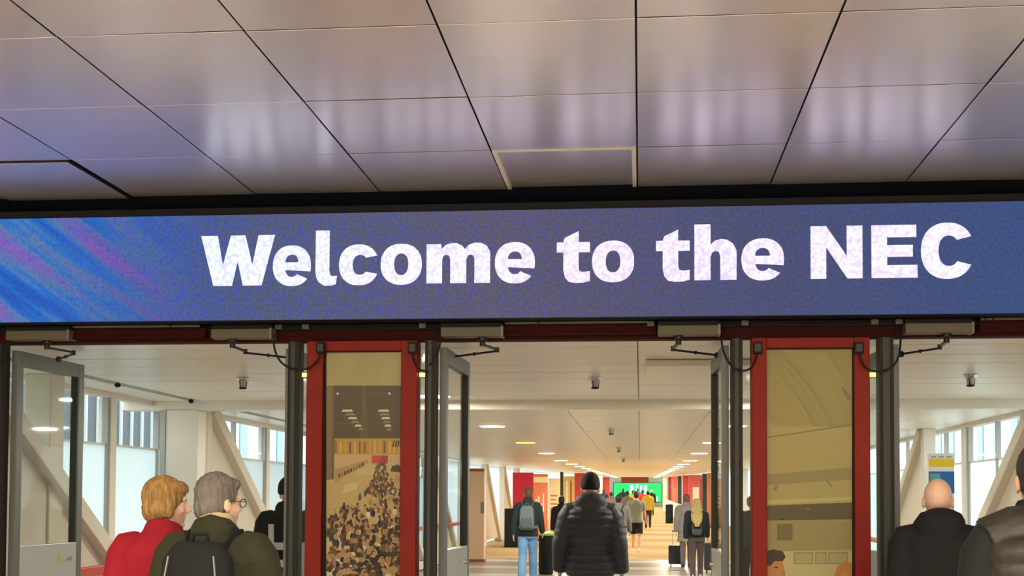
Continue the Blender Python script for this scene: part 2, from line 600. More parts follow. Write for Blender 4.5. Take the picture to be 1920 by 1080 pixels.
GL = {
    'W': [[(0, 1), (.225, 1), (.30, .40), (.405, 1), (.60, 1), (.70, .40), (.78, 1), (1, 1), (.825, 0), (.575, 0), (.5, .50), (.425, 0), (.175, 0)]],
    'e': g_e(),
    'l': [[(0, 1.07), (.64, 1.07), (.64, .28), (.68, .19), (.78, .165), (1, .17), (.95, .01), (.75, -.02), (.4, -.02), (.15, .05), (.03, .15), (0, .28)]],
    'c': [arc(.5, XH / 2, .5, XH / 2 + .02, 24, 336, 34) + arc(.53, XH / 2, .19, .2, 318, 42, 18)],
    'o': [arc(.5, XH / 2, .5, XH / 2 + .02, 0, 352, 40), arc(.5, XH / 2, .175, .215, 0, 350, 24)],
    'm': [[(0, 0), (0, XH), (.225, XH), (.24, .67), (.30, .745), (.39, .785), (.48, .78), (.56, .73), (.605, .66), (.66, .74), (.75, .785), (.86, .78), (.95, .72), (1, .6), (1, 0), (.755, 0), (.755, .47), (.735, .54), (.69, .56), (.65, .54), (.625, .47), (.625, 0), (.375, 0), (.375, .47), (.355, .54), (.31, .56), (.265, .54), (.245, .47), (.245, 0)]],
    't': [[(.66, .98), (.24, .85), (.20, XH), (0, XH), (0, .57), (.2, .57), (.2, .22), (.25, .08), (.36, 0), (.55, -.025), (.8, -.02), (1, .01), (1, .2), (.8, .185), (.69, .2), (.66, .28), (.66, .57), (1, .57), (1, XH), (.66, XH)]],
    'h': [[(0, 0), (0, 1.07), (.385, 1.07), (.385, .68), (.48, .75), (.62, .785), (.78, .77), (.92, .69), (1, .56), (1, 0), (.615, 0), (.615, .46), (.58, .54), (.5, .56), (.42, .53), (.385, .45), (.385, 0)]],
    'N': [[(0, 0), (0, 1), (.30, 1), (.70, .42), (.70, 1), (1, 1), (1, 0), (.71, 0), (.30, .60), (.30, 0)]],
    'E': [[(0, 0), (0, 1), (.98, 1), (.98, .77), (.34, .77), (.34, .62), (.9, .62), (.9, .40), (.34, .40), (.34, .24), (1, .24), (1, 0)]],
    'C': [arc(.5, .5, .5, .53, 28, 332, 36) + arc(.53, .5, .2, .29, 318, 42, 20)],
}
TXT = [('W', 377, 515), ('e', 512, 583), ('l', 592, 632), ('c', 636, 710), ('o', 714, 791), ('m', 800, 919), ('e', 928, 1003), ('t', 1044, 1106), ('o', 1110, 1189), ('t', 1230, 1293), ('h', 1302, 1381), ('e', 1390, 1470), ('N', 1520, 1617), ('E', 1634, 1720), ('C', 1727, 1826)]
ZB, CAP = 2.955, 0.318
for ch, p0, p1 in TXT:
    xa, xb = P(p0, 500, y=YS).x, P(p1, 500, y=YS).x
    cu = bpy.data.curves.new('glyph', 'CURVE'); cu.dimensions = '2D'; cu.fill_mode = 'BOTH'; cu.extrude = .003
    for lp in GL[ch]:
        sp = cu.splines.new('POLY'); sp.points.add(len(lp) - 1); sp.use_cyclic_u = True
        for q, (u, v) in zip(sp.points, lp):
            q.co = (xa + u * (xb - xa), ZB + v * CAP, 0, 1)
    t = bpy.data.objects.new('tmp', cu); COL.objects.link(t)
    dg = bpy.context.evaluated_depsgraph_get(); dg.update()
    me = bpy.data.meshes.new_from_object(t.evaluated_get(dg))
    bpy.data.objects.remove(t)
    me.transform(Matrix(((1, 0, 0, 0), (0, 0, -1, YS - .003), (0, 1, 0, 0), (0, 0, 0, 1))))
    me.materials.clear(); me.materials.append(m_let)
    o = bpy.data.objects.new('letter', me); COL.objects.link(o); o.parent = sg
    o['label'] = 'white letter %s on the screen' % ch

# ------------------------------------------------------------------ door run: posts, header, sidelights, poster frames
X = lambda px, py=640: P(px, py, y=YW).x
posts = [(-18, 12), (545, 566), (800, 820), (1370, 1391), (1645, 1672), (2190, 2214)]
xs = [(X(a), X(b)) for a, b in posts]
ZHD = 2.63
hd = struct(MB().box(XA0, XA1, YW - .05, YW + .06, ZHD, 2.745).obj('trim_1', m_hdr, bevel=.004), 'dark red head beam running over all the doors', 'beam')
MB().box(XA0, XA1, YW - .075, YW - .05, 2.70, 2.735).obj('track_rail', m_black, hd)
for k, (a, b) in enumerate(xs):
    pm_ = struct(MB().box(a, b, YW - .06, YW + .06, 0, ZHD).obj('trim_%d' % (k + 2), m_post, bevel=.003), 'dark metal door post number %d of the door run' % (k + 1), 'post')
    MB().box(a + .02, b - .025, YW - .066, YW - .06, 0, ZHD).obj('cover_strip', m_dkgreen, pm_)
for k, lbl in enumerate(('left of the crowd poster, facing the open left doors', 'between crowd poster and middle doors', 'between middle doors and cream poster', 'between cream poster and right doors')):
    pass
post_lbl = ['dark metal post at the outer hinge of the door beside the side glazing', 'dark metal post between the olive coat walker and the crowd poster', 'dark metal post between the crowd poster and the middle doorway', 'dark metal post between the middle doorway and the plain cream poster', 'dark metal post between the plain cream poster and the bald man', 'dark metal post closing the far end of the door run']
for k in range(6):
    bpy.data.objects['trim_%d' % (k + 2)]['label'] = post_lbl[k]

frames = [(582, 612, 757, 787), (1407, 1435, 1597, 1626)]
ZT = 2.565
# sidelights beside the frames
gaps = [(566, 582), (787, 800), (1391, 1407), (1626, 1645)]
gl_lbl = ['narrow sidelight pane on the outer side of the crowd poster frame', 'narrow sidelight pane between crowd poster frame and middle doors', 'narrow sidelight pane between middle doors and cream poster frame', 'narrow sidelight pane on the outer side of the cream poster frame']
for k, (a, b) in enumerate(gaps):
    wn = struct(empty('window_%d' % (k + 1), (0, 0, 0)), gl_lbl[k], 'window')
    MB().box(X(a), X(b), YW - .004, YW + .004, .02, ZHD).obj('pane', m_glass, wn)
    MB().box(X(a), X(b), YW - .02, YW + .02, 0, .02).obj('sill', m_post, wn)

m_print = vcol_mat('print', 0.35)


class Ink:
    """flat print: stacked coloured outlines on one sheet, given in photo pixels on the sheet's plane"""
    def __init__(self, y):
        self.y = y; self.v = []; self.f = []; self.c = []; self.n = 0

    def poly(self, pts, col):
        b = len(self.v)
        self.n += 1
        yy = self.y - self.n * 1.2e-6
        for q in pts:
            p = P(q[0], q[1], y=self.y)
            self.v.append((p.x, yy, p.z))
        self.f.append(tuple(range(b, b + len(pts))))
        self.c.append(tuple(q * k for q, k in zip(srgb(*col), (.68, .76, .74))))

    def rect(self, x0, x1, y0, y1, col):
        self.poly([(x0, y1), (x1, y1), (x1, y0), (x0, y0)], col)

    def oval(self, cx, cy, rx, ry, col, n=9):
        self.poly([(cx + rx * math.cos(2 * math.pi * k / n), cy - ry * math.sin(2 * math.pi * k / n)) for k in range(n)], col)

    def obj(self, name, parent):
        me = bpy.data.meshes.new(name)
        me.from_pydata(self.v, [], self.f)
        at = me.color_attributes.new('ink', 'FLOAT_COLOR', 'CORNER')
        i = 0
        for p, c in zip(me.polygons, self.c):
            for k in range(p.loop_total):
                at.data[p.loop_start + k].color = (*c, 1)
        o = bpy.data.objects.new(name, me); COL.objects.link(o)
        me.materials.append(m_print); o.parent = parent
        return o


def poster_frame(fr, label, pm_lbl):
    a, b, c, d = fr
    t = tag(empty('poster_frame', ((X(a) + X(d)) / 2, YW, 0)), label, 'poster')
    cx = t.location.x
    xa, xb, xc, xd = (X(q) - cx for q in fr)
    MB().box(xa, xb, -.09, .05, 0, ZHD - .001).obj('stile', m_red, t, bevel=.006)
    MB().box(xc, xd, -.09, .05, 0, ZHD - .001).obj('stile', m_red, t, bevel=.006)
    MB().box(xb, xc, -.085, .05, ZT, ZHD - .001).obj('top_rail', m_red, t, bevel=.004)
    MB().box(xb, xc, -.085, .05, 0, .12).obj('bottom_rail', m_red, t, bevel=.004)
    MB().box(xb, xc, -.05, .03, .12, ZT).obj('backing_board', m_black, t)
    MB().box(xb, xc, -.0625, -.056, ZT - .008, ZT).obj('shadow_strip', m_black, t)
    return t


YP = YW - .053
f1 = poster_frame(frames[0], 'red framed poster of a crowded exhibition hall', 'crowd')
ink = Ink(YP)
x0, x1 = 612, 757.5
ink.rect(x0, x1, 655, 1400, (205, 172, 112))
ink.rect(x0, x1, 655, 723, (205, 186, 122))
ink.rect(x0, x1, 723, 822, (84, 66, 22))
for a_, c_ in ((735, (96, 76, 30)), (760, (74, 58, 20)), (790, (98, 78, 34))):
    ink.poly([(x0, a_ + 6), (x1, a_ + 2), (x1, a_), (x0, a_ + 3)], c_)
ink.poly([(675, 822), (690, 822), (686, 723), (680, 723)], (104, 84, 36))
for bx, dx in ((640, 6), (708, 3)):
    for k in range(6):
        yy = 768 + k * 7
        ink.poly([(bx + k * dx, yy + 4), (bx + k * dx + 22 - 2 * k, yy + 4), (bx + k * dx + 20 - 2 * k, yy), (bx + k * dx + 3, yy)], (232, 222, 190) if k % 2 == 0 else (150, 135, 95))
ink.oval(633, 738, 2.2, 2.2, (245, 235, 200)); ink.oval(730, 738, 2.2, 2.2, (245, 235, 200))
ink.rect(x0, x1, 822, 852, (196, 148, 48))
for k in range(16):
    xx = x0 + 6 + k * 9.2
    ink.rect(xx, xx + random.uniform(2, 5), 824 + random.uniform(0, 6), 850, random.choice([(150, 105, 30), (222, 178, 80), (120, 86, 28), (214, 160, 60)]))
for k in range(5):
    ink.poly([(735 + k * 4.5, 838), (738 + k * 4.5, 838), (741 + k * 4.5, 826), (738 + k * 4.5, 826)], (60, 46, 16))
ink.poly([(x0 + 16, 852), (x1, 852), (x1, 878), (650, 880), (x0 + 16, 905)], (214, 176, 122))
ink.poly([(628, 905), (670, 880), (690, 868), (690, 862), (628, 880)], (188, 148, 88))
for k in range(9):
    ink.oval(636 + k * 5.5, 892 - k * 2.6, 2.2, 4, random.choice([(120, 88, 48), (84, 60, 36), (160, 120, 70)]))
ink.rect(697, 727, 854, 869, (206, 72, 48)); ink.rect(714, 727, 854, 868, (176, 50, 34))
ink.poly([(664, 892), (698, 890), (706, 878), (672, 879)], (206, 190, 120))
ink.poly([(732, 884), (752, 886), (754, 878), (746, 871), (735, 874)], (70, 52, 34))
ink.poly([(738, 905), (x1, 905), (x1, 892), (742, 890)], (196, 150, 110))
ink.poly([(640, 925), (668, 918), (672, 905), (648, 908)], (216, 196, 140))
ink.poly([(x0, 1040), (640, 1030), (640, 1005), (x0, 1010)], (222, 190, 130))
rnd = random.Random(3)
hues = [(44, 36, 30), (70, 52, 38), (34, 30, 34), (96, 72, 48), (140, 108, 74), (196, 160, 112), (56, 48, 52), (120, 54, 36), (226, 206, 170), (216, 196, 150), (60, 62, 60), (190, 150, 70), (176, 130, 70), (230, 214, 186)]
# the packed queue that narrows towards the red stand
for k in range(170):
    t_ = rnd.random()
    yy = 868 + 62 * t_
    ww = 6 + 26 * t_
    ink.oval(715 + rnd.uniform(-ww, ww), yy, 1.5 + 1.3 * t_, 2.4 + 2 * t_, rnd.choice([(88, 62, 36), (112, 84, 52), (62, 46, 32), (140, 104, 66), (96, 50, 34)]), 6)
crowd = []
while len(crowd) < 460:
    yy = rnd.uniform(915, 1130)
    xx = rnd.uniform(x0 + 3, x1 - 3)
    lim = 690 - (yy - 915) * 1.5 if yy < 965 else x0
    if xx < lim or (xx < 650 and 1000 < yy < 1030 and rnd.random() < .8):
        continue
    crowd.append((yy, xx))
for yy, xx in sorted(crowd):
    s_ = 2.5 + (yy - 910) * .044
    c1, c2 = rnd.choice(hues), rnd.choice([(196, 150, 106), (70, 50, 32), (48, 36, 26), (180, 140, 92), (110, 80, 46)])
    cl = lambda q: min(max(q, x0 + .5), x1 - .5)
    ink.poly([(cl(xx - s_ * .55), yy + s_ * 2.6), (cl(xx + s_ * .55), yy + s_ * 2.6), (cl(xx + s_ * .95), yy + s_ * .9), (cl(xx + s_ * .5), yy), (cl(xx - s_ * .5), yy), (cl(xx - s_ * .95), yy + s_ * .9)], c1)
    ink.oval(cl(xx - s_ * .6) + s_ * .6 if xx < x0 + 6 else min(xx, x1 - s_ * .65), yy - s_ * .45, s_ * .55, s_ * .68, c2, 7)
ink.poly([(x0, 900), (626, 898), (628, 723), (x0, 723)], (132, 112, 62))
ink.poly([(x0 + 10, 900), (626, 898), (628, 723), (x0 + 11, 723)], (108, 90, 46))
o = ink.obj('poster', f1); o.location = -f1.location
o['label'] = 'printed photograph of a crowd in an exhibition hall'

f2 = poster_frame(frames[1], 'red framed cream poster with two heads at its foot', 'cream')
ink = Ink(YP)
x0, x1 = 1435, 1597.5
ink.rect(x0, x1, 650, 1400, (186, 166, 96))
ink.rect(x0, x1, 650, 800, (194, 172, 98))
ink.poly([(x0, 822), (x1, 798), (x1, 795.5), (x0, 819.5)], (140, 124, 68))
ink.poly([(1552, 800), (1554, 800), (1553, 728), (1551, 728)], (176, 156, 86))
ink.poly([(x0, 910), (x1, 899), (x1, 876), (x0, 890)], (160, 142, 82))
ink.poly([(1450, 920), (1456, 920), (1459, 910), (1452, 910)], (150, 132, 76))
ink.poly([(1552, 908), (1562, 915), (1556, 903), (1548, 900)], (150, 132, 76))
ink.poly([(x0, 946), (x1, 938), (x1, 931), (x0, 938)], (206, 186, 112))
ink.poly([(x0, 976), (x1, 974), (x1, 942), (x0, 948)], (98, 82, 40))
ink.oval(1515, 954, 5, 1.2, (150, 130, 70)); ink.oval(1468, 974, 5, 1.5, (60, 48, 22))
ink.rect(x0, x1, 976, 1034, (164, 146, 88))
ink.poly([(1462, 1400), (x1, 1400), (x1, 1030), (1462, 1034)], (206, 186, 128))
ink.rect(1457, 1486, 982, 1013, (128, 106, 58))
for a_, b_ in ((1488, 1525), (1528, 1550), (1552, 1590)):
    ink.rect(a_, b_, 1035, 1058, (158, 142, 92)); ink.rect(a_ + 3, b_ - 3, 1038, 1056, (186, 168, 112))
for k in range(5):
    ink.poly([(1579 + k * 3, 726 + k * 3), (1581 + k * 3, 727 + k * 3), (1588 + k * 2, 748 + k), (1587 + k * 2, 748 + k)], (120, 106, 62))
# man's head at the foot
ink.poly([(x0, 1130), (1468, 1130), (1474, 1096), (1470, 1062), (1464, 1046), (x0, 1044)], (206, 132, 72))
ink.poly([(x0, 1062), (1446, 1060), (1452, 1052), (1468, 1052), (1473, 1044), (1468, 1034), (1450, 1030), (x0, 1034)], (58, 38, 20))
ink.poly([(1464, 1074), (1473, 1078), (1471, 1070)], (182, 106, 54))
ink.oval(1455, 1064, 4, 1.4, (60, 36, 20))
ink.poly([(x0, 1200), (1475, 1200), (1466, 1128), (x0, 1120)], (84, 84, 92))
# red-haired head at the foot
ink.poly([(1560, 1150), (x1, 1150), (x1, 1056), (1582, 1054), (1570, 1062), (1564, 1080)], (206, 136, 52))
ink.poly([(1572, 1110), (1590, 1110), (1592, 1072), (1578, 1070)], (214, 156, 96))
ink.poly([(1545, 1200), (x1, 1200), (x1, 1120), (1560, 1124)], (140, 60, 40))
o = ink.obj('poster', f2); o.location = -f2.location
o['label'] = 'printed cream photograph with pale beams'

# header sections between the door operators, with grey brackets above
for k, (a, b) in enumerate(((133, 395), (945, 1231), (1828, 2080))):
    MB().box(X(a), X(b), YW - .10, YW - .051, 2.655, 2.72).obj('cover_panel', m_hdr, hd, bevel=.004)
    MB().box(X(a) + .01, X(b) - .01, YW - .112, YW - .10, 2.652, 2.666).obj('cover_lip', m_hdr, hd)
for a, b in ((150, 385), (950, 1215), (1830, 2080)):
    MB().box(X(a), X(b), YW - .118, YW - .09, 2.722, 2.735).obj('track_channel', m_alu, hd)
for px in (1848, 1862, 1010, 320):
    q = P(px, 592, y=YW - .12)
    MB().tube([(q.x, YW - .124, 2.729), (q.x, YW - .117, 2.729)], .006, 8).obj('screw', m_black, hd)
for px in (522, 573, 792, 935, 1220, 1397, 1640, 1686):
    q = P(px, 606, y=YW - .1)
    MB().box(q.x - .022, q.x + .022, YW - .11, YW - .06, 2.705, 2.735).obj('bracket', m_alu, hd, bevel=.003)

# ------------------------------------------------------------------ door leaves
LEAF, ZTOP, ZMID = 0.955, 2.60, 1.29


def leaf(n, hx, side, ang, label):
    """hinged at hx on the wall line, swung away; side +1: closed leaf would run to +x"""
    t = struct(empty('door_%d' % n, (hx, YW + .065, 0), 0), label, 'door')
    t.rotation_euler = (0, 0, math.radians(ang))
    s = 1
    th = .045
    MB().box(0, .075, -th / 2, th / 2, .01, ZTOP).obj('stile', m_alu, t, bevel=.003)
    MB().box(LEAF - .085, LEAF, -th / 2, th / 2, .01, ZTOP).obj('stile', m_alu, t, bevel=.003)
    MB().box(.075, LEAF - .085, -th / 2, th / 2, ZTOP - .10, ZTOP).obj('top_rail', m_alu, t, bevel=.003)
    MB().box(.075, LEAF - .085, -th / 2 - .002, th / 2 + .002, .01, ZMID).obj('kick_panel', m_kick, t, bevel=.003)
    MB().box(.075, LEAF - .085, -.005, .005, ZMID, ZTOP - .10).obj('pane', m_glass, t)
    g = MB()
    g.box(LEAF - .110, LEAF - .085, -th / 2 - .004, th / 2 + .004, ZMID, ZTOP - .10)
    g.obj('gasket', m_dkgreen, t)
    k = MB().tube([(LEAF - .2, -.045, ZMID - .11), (LEAF - .2, .045, ZMID - .11)], .017, 12).obj('lock_barrel', m_chrome, t)
    MB().box(LEAF - .36, LEAF - .33, -.028, .028, ZMID - .14, ZMID - .08).obj('sticker', mat('yellow_sticker', srgb(214, 196, 70), .5), t)
    return t


leaf(1, xs[0][1] + .03, 1, 88, 'open grey framed glass door leaf beside the side glazing')
leaf(2, xs[1][0] - .03, -1, 86, 'open glass door leaf behind the post by the crowd poster')
leaf(3, xs[2][1] + .03, 1, 88.5, 'open middle door leaf hinged beside the crowd poster')
leaf(4, xs[3][0] - .03, -1, 91, 'open middle door leaf hinged beside the cream poster')
leaf(5, xs[4][1] + .035, 1, 94, 'open glass door leaf behind the post near the bald man')
leaf(6, xs[5][0] - .03, -1, 91, 'open glass door leaf at the far end of the door run')

# ------------------------------------------------------------------ door operators with arms
m_arm = mat('black_arm', (.02, .02, .02), .4, .4)
ops = [(10, 128, 90, 138, 110, 'door operator box over the open door by the side glazing'), (395, 508, 437, 460, 545, 'door operator box over the doorway, next to the crowd poster, above the olive coat'), (826, 942, 905, 932, 848, 'door operator box over the middle doorway beside the crowd poster'), (1233, 1350, 1272, 1262, 1345, 'door operator box over the middle doorway beside the cream poster'), (1698, 1826, 1774, 1762, 1690, 'door operator box over the doorway of the bald man')]
for a, b, pv, el, tip, lbl in ops:
    xa, xb = P(a, 625, y=YW - .17).x, P(b, 625, y=YW - .17).x
    t = tag(empty('door_operator', ((xa + xb) / 2, YW - .06, 2.64)), lbl, 'door closer')
    w2 = (xb - xa) / 2
    MB().box(-w2, w2, -.11, -.0, .0, .062).obj('cover', m_beige, t, bevel=.006)
    MB().box(-w2, w2, -.10, -.0, .062, .092).obj('motor_housing', m_black, t, bevel=.004)
    MB().box(w2 - .012, w2 + .004, -.113, -.0, -.003, .066).obj('end_cap', m_alu, t, bevel=.002)
    px_ = P(pv, 640, y=YW - .1).x - t.location.x
    MB().lathe([(.03, -.0), (.03, -.02), (.018, -.028), (.018, -.055)][::-1], 14, (px_, -.05, 0)).obj('pivot', m_arm, t)
    e_ = P(el, 655, y=YW + .12) - t.location
    tp = P(tip, 662, y=YW + .42) - t.location
    am = MB().bar((px_, -.05, -.045), (e_.x, e_.y, -.05), .02, .012).tube([(e_.x, e_.y, -.068), (e_.x, e_.y, -.036)], .014, 10).obj('arm', m_arm, t)
    MB().bar((e_.x, e_.y, -.06), (tp.x, tp.y, -.062), .014, .012).ball(((e_.x * .5 + tp.x * .5), (e_.y + tp.y) / 2, -.061), .013, 8, 6).ball((tp.x, tp.y, -.062), .022, 8, 6).obj('rod', m_arm, am)

# ------------------------------------------------------------------ cable loops by the posts
cab = [([(513, 628), (515, 655), (528, 680), (552, 692), (578, 690), (596, 675), (602, 655)], 'black cable loop round the post beside the crowd poster, over the open coat pair'),
       ([(826, 625), (825, 645), (818, 668), (806, 684)], 'short black cable hanging beside the middle door post by the crowd poster'),
       ([(773, 655), (776, 675), (786, 692), (800, 696)], 'black cable hanging from the stile of the crowd poster frame'),
       ([(1353, 628), (1354, 648), (1362, 672), (1376, 690), (1394, 695), (1410, 688), (1418, 668), (1420, 652)], 'black cable loop round the post beside the cream poster and middle doors'),
       ([(1611, 655), (1614, 672), (1622, 688), (1640, 696), (1662, 694), (1678, 682), (1687, 660), (1689, 625)], 'black cable loop round the post between cream poster and bald man'),
       ([(14, 640), (12, 660), (4, 680), (-6, 690)], 'black cable hanging by the door beside the side glazing')]
for pts, lbl in cab:
    q = [P(a, b, y=YW - .115) for a, b in pts]
    dense = []
    for i in range(len(q) - 1):
        p0, p1, p2, p3 = q[max(i - 1, 0)], q[i], q[i + 1], q[min(i + 2, len(q) - 1)]
        for s_ in range(5):
            u = s_ / 5
            dense.append(.5 * ((2 * p1) + (p2 - p0) * u + (2 * p0 - 5 * p1 + 4 * p2 - p3) * u * u + (3 * p1 - p0 - 3 * p2 + p3) * u ** 3))
    dense.append(q[-1])
    # ends run back to the frame they are clipped to
    dense = [dense[0] + Vector((0, .015, .0))] + dense + [dense[-1] + Vector((0, .015, 0))]
    tag(MB().tube(dense, .0065, 8).obj('cable', m_black, None, True), lbl, 'cable')
for px, lbl in ((601, 'black junction box on the crowd poster frame, beside the olive coat doorway'), (773, 'black junction box on the crowd poster frame, beside the middle doorway'), (1421, 'black junction box on the cream poster frame, beside the middle doorway'), (1611, 'black junction box on the cream poster frame, beside the bald man')):
    q = P(px, 652, y=YW - .12)
    t = tag(empty('junction_box', (q.x, YW - .09, q.z)), lbl, 'junction box')
    MB().box(-.028, .028, -.035, 0, -.035, .035).obj('body', m_black, t, bevel=.004)
    MB().box(-.02, .02, -.04, -.035, -.025, .025).obj('lid', m_dkgreen, t, bevel=.002)
for px, lbl in ((573, 'yellow glare built as a small glowing block in the sidelight on the outer side of the crowd poster'), (793, 'yellow glare built as a small glowing block in the sidelight between crowd poster and middle doors'), (1635, 'yellow glare built as a small glowing block in the sidelight between cream poster and bald man')):
    q = P(px, 703, y=YW - .03)
    t = tag(empty('yellow_glare', (q.x, YW - .03, q.z)), lbl, 'lamp')  # yellow glare in the sidelight glass, built as a glowing block
    MB().box(-.024, .024, -.008, .02, -.018, .018).obj('housing', m_alu, t, bevel=.002)
    MB().box(-.02, .02, -.012, -.008, -.012, .012).obj('lens', emit('glare_yellow%d' % px, (1, .86, .12), 4.0), t)  # glowing face stands for the glare; the box behind it is added

# ------------------------------------------------------------------ corridor: floor, ceiling, beam
Y1 = YW + .05
struct(MB().box(XL - .1, XR + .1, Y1, RAMP0, -.1, 0).obj('floor', m_vinyl), 'grey banded floor of the glazed corridor', 'floor')
rampv = lambda z0, z1: MB().add([(XL - .1, RAMP0, z0), (XR + .1, RAMP0, z0), (XR + .1, YEND, z0 + fz(YEND)), (XL - .1, YEND, z0 + fz(YEND)), (XL - .1, RAMP0, z1), (XR + .1, RAMP0, z1), (XR + .1, YEND, z1 + fz(YEND)), (XL - .1, YEND, z1 + fz(YEND))], [(0, 3, 2, 1), (4, 5, 6, 7), (0, 1, 5, 4), (1, 2, 6, 5), (2, 3, 7, 6), (3, 0, 4, 7)])
struct(rampv(-.1, 0).obj('floor', m_carpet), 'tan carpet rising along the far corridor', 'carpet')
cc = struct(MB().box(XL - .3, XR + .3, Y1, RAMP0, ZK + .025, ZK + .2).obj('ceiling', mat('ceiling_void', srgb(150, 140, 124), .7)), 'white panelled ceiling of the glazed corridor', 'ceiling')
struct(rampv(ZK, ZK + .2).obj('ceiling', m_cwhite), 'pale ceiling of the far rising corridor', 'ceiling')
CXS = -4.80
cols = [CXS + i * (4.80 + .03) / 6 for i in range(7)]
xsn = [XL - .3, CXS - .10] + [CXS + .06] + [-.02 + .84 * k for k in range(-4, 6)] + [XR + .3]
xsn = [XL - .3, CXS - .09, CXS + .05, -4.22 + .84 - .84, -3.38, -2.54, -1.70, -.86, -.02, .82, 1.66, 2.50, 3.34, XR + .3]
xsn = sorted(set(xsn))
pcache = {}


def cpanel(xa, xb, ya, yb, z=0.0):
    k = (round(xb - xa, 3), round(yb - ya, 3))
    if k not in pcache:
        pcache[k] = panel_mesh(k[0] - .006, k[1] - .010, .025, m_cwhite, .006, 'ceiling_panel')
    return share('ceiling_panel', pcache[k], cc, ((xa + xb) / 2, (ya + yb) / 2, ZK + z + random.uniform(-.0012, .0012)))


YB = 13.48
rows = [Y1 + .03 + i * (YB - Y1 - .03) / 9 for i in range(10)]
wide = [XL - .3, CXS - .09, CXS + .05, -3.38, -1.70, -.02, 1.66, XR + .3]
for i in range(9):
    for a, b in zip(wide[:-1], wide[1:]):
        if abs(a - (CXS - .09)) < 1e-6:
            continue
        cpanel(a, b, rows[i], rows[i + 1])
rows2 = [YB + .22 + i * (RAMP0 - YB - .22) / 18 for i in range(19)]
wide2 = [XL - .3, CXS - .09, CXS + .05, -3.38, -2.54 + .0, -.86, -.02, .82, 2.5, XR + .3]
for i in range(18):
    for a, b in zip(wide2[:-1], wide2[1:]):
        if abs(a - (CXS - .09)) < 1e-6:
            continue
        cpanel(a, b, rows2[i], rows2[i + 1])
MB().box(CXS - .085, CXS + .045, Y1 + .03, RAMP0, ZK + .012, ZK + .03).obj('edge_strip', mat('grey_strip', srgb(150, 142, 128), .5), cc)
MB().box(XL - .3, XR + .3, YB, YB + .22, ZK - .10, ZK + .03).obj('cross_beam', m_cwhite, cc, bevel=.008)
MB().box(.04, 1.2, 9.6, 10.22, ZK - .05, ZK - .002).obj('raised_hatch', m_cwhite, cc, bevel=.006)
for yy in (11.4, 13.35):
    q = MB().ball((CXS - .02, yy, ZK - .012), (.03, .03, .022), 10, 6).obj('strip_stud', m_black, cc)

# ceiling sensors
def sensor(x, y, lbl, s=1.0):
    t = tag(empty('ceiling_sensor', (x, y, ZK + fz(y))), lbl, 'sensor')
    MB().lathe([(.05, -.022), (.055, -.006), (.055, 0)], 18).obj('base', m_chrome, t, True)
    MB().lathe([(.018, -.085), (.026, -.08), (.036, -.03), (.036, -.02)], 16).obj('housing', mat('sensor_white', srgb(196, 194, 186), .4), t, True)
    MB().lathe([(.022, -.098), (.034, -.094), (.034, -.088), (.03, -.085)], 16).obj('grille', m_black, t, True)
    for k in range(3):
        a = k * 2.094
        MB().tube([(.03 * math.cos(a), .03 * math.sin(a), -.09), (.036 * math.cos(a), .036 * math.sin(a), -.025)], .004, 6).obj('cage_bar', m_dkgreen, t)


sensor(-3.47, 10.9, 'small silver ceiling sensor above the walkers by the side glazing')
sensor(-.39, 11.0, 'small silver ceiling sensor above the middle doorway, before the cross beam')
sensor(2.72, 10.9, 'small silver ceiling sensor above the bald man')
sensor(-.43, 18.8, 'small silver ceiling sensor just beyond the cross beam')
sensor(-.43, 25.6, 'small silver ceiling sensor second beyond the cross beam')
sensor(-.43, 32.4, 'small silver ceiling sensor third beyond the cross beam')

# downlights
dl = 0
dme1 = MB().lathe([(.19, -.012), (.215, -.008), (.22, 0)][::1], 28).mesh('trim_ring')
dme1.materials.append(m_white)
dme2 = MB().lathe([(.17, -.02), (.185, -.012)], 28).mesh('diffuser')
dme2.materials.append(m_lamp)
for r in range(20):
    for sx_, x in (('window', -2.1), ('poster', 1.3)):
        y = 12.8 + 5.3 * r
        yel = (r == 2 and x < 0)
        od = ('first', 'second', 'third', 'fourth', 'fifth', 'sixth', 'seventh', 'eighth', 'ninth', 'tenth', 'eleventh', 'twelfth', 'thirteenth', 'fourteenth', 'fifteenth', 'sixteenth', 'seventeenth', 'eighteenth', 'nineteenth', 'twentieth')
        side = 'the red banner' if x < 0 else 'the salmon boards'
        lbl = 'round downlight %s beyond the cross beam, row on the side of %s' % (od[r - 1], side) if r else 'round downlight before the cross beam, row on the side of %s' % side
        if yel:
            lbl = 'yellowish round downlight second beyond the cross beam'
        t = tag(empty('downlight', (x, y, ZK + fz(y))), lbl, 'lamp', None if yel else 'corridor downlights')
        share('trim_ring', dme1, t)
        d = share('diffuser', dme2, t)
        if yel:
            d.data = dme2.copy(); d.data.materials[0] = m_lampy
        ld = bpy.data.lights.new('downlight_lamp', 'AREA'); ld.shape = 'DISK'; ld.size = .34
        ld.energy = CORR_W; ld.color = (1, .90, .72)
        lo = bpy.data.objects.new('downlight_lamp', ld); COL.objects.link(lo); lo.parent = t; lo.location = (0, 0, -.03)

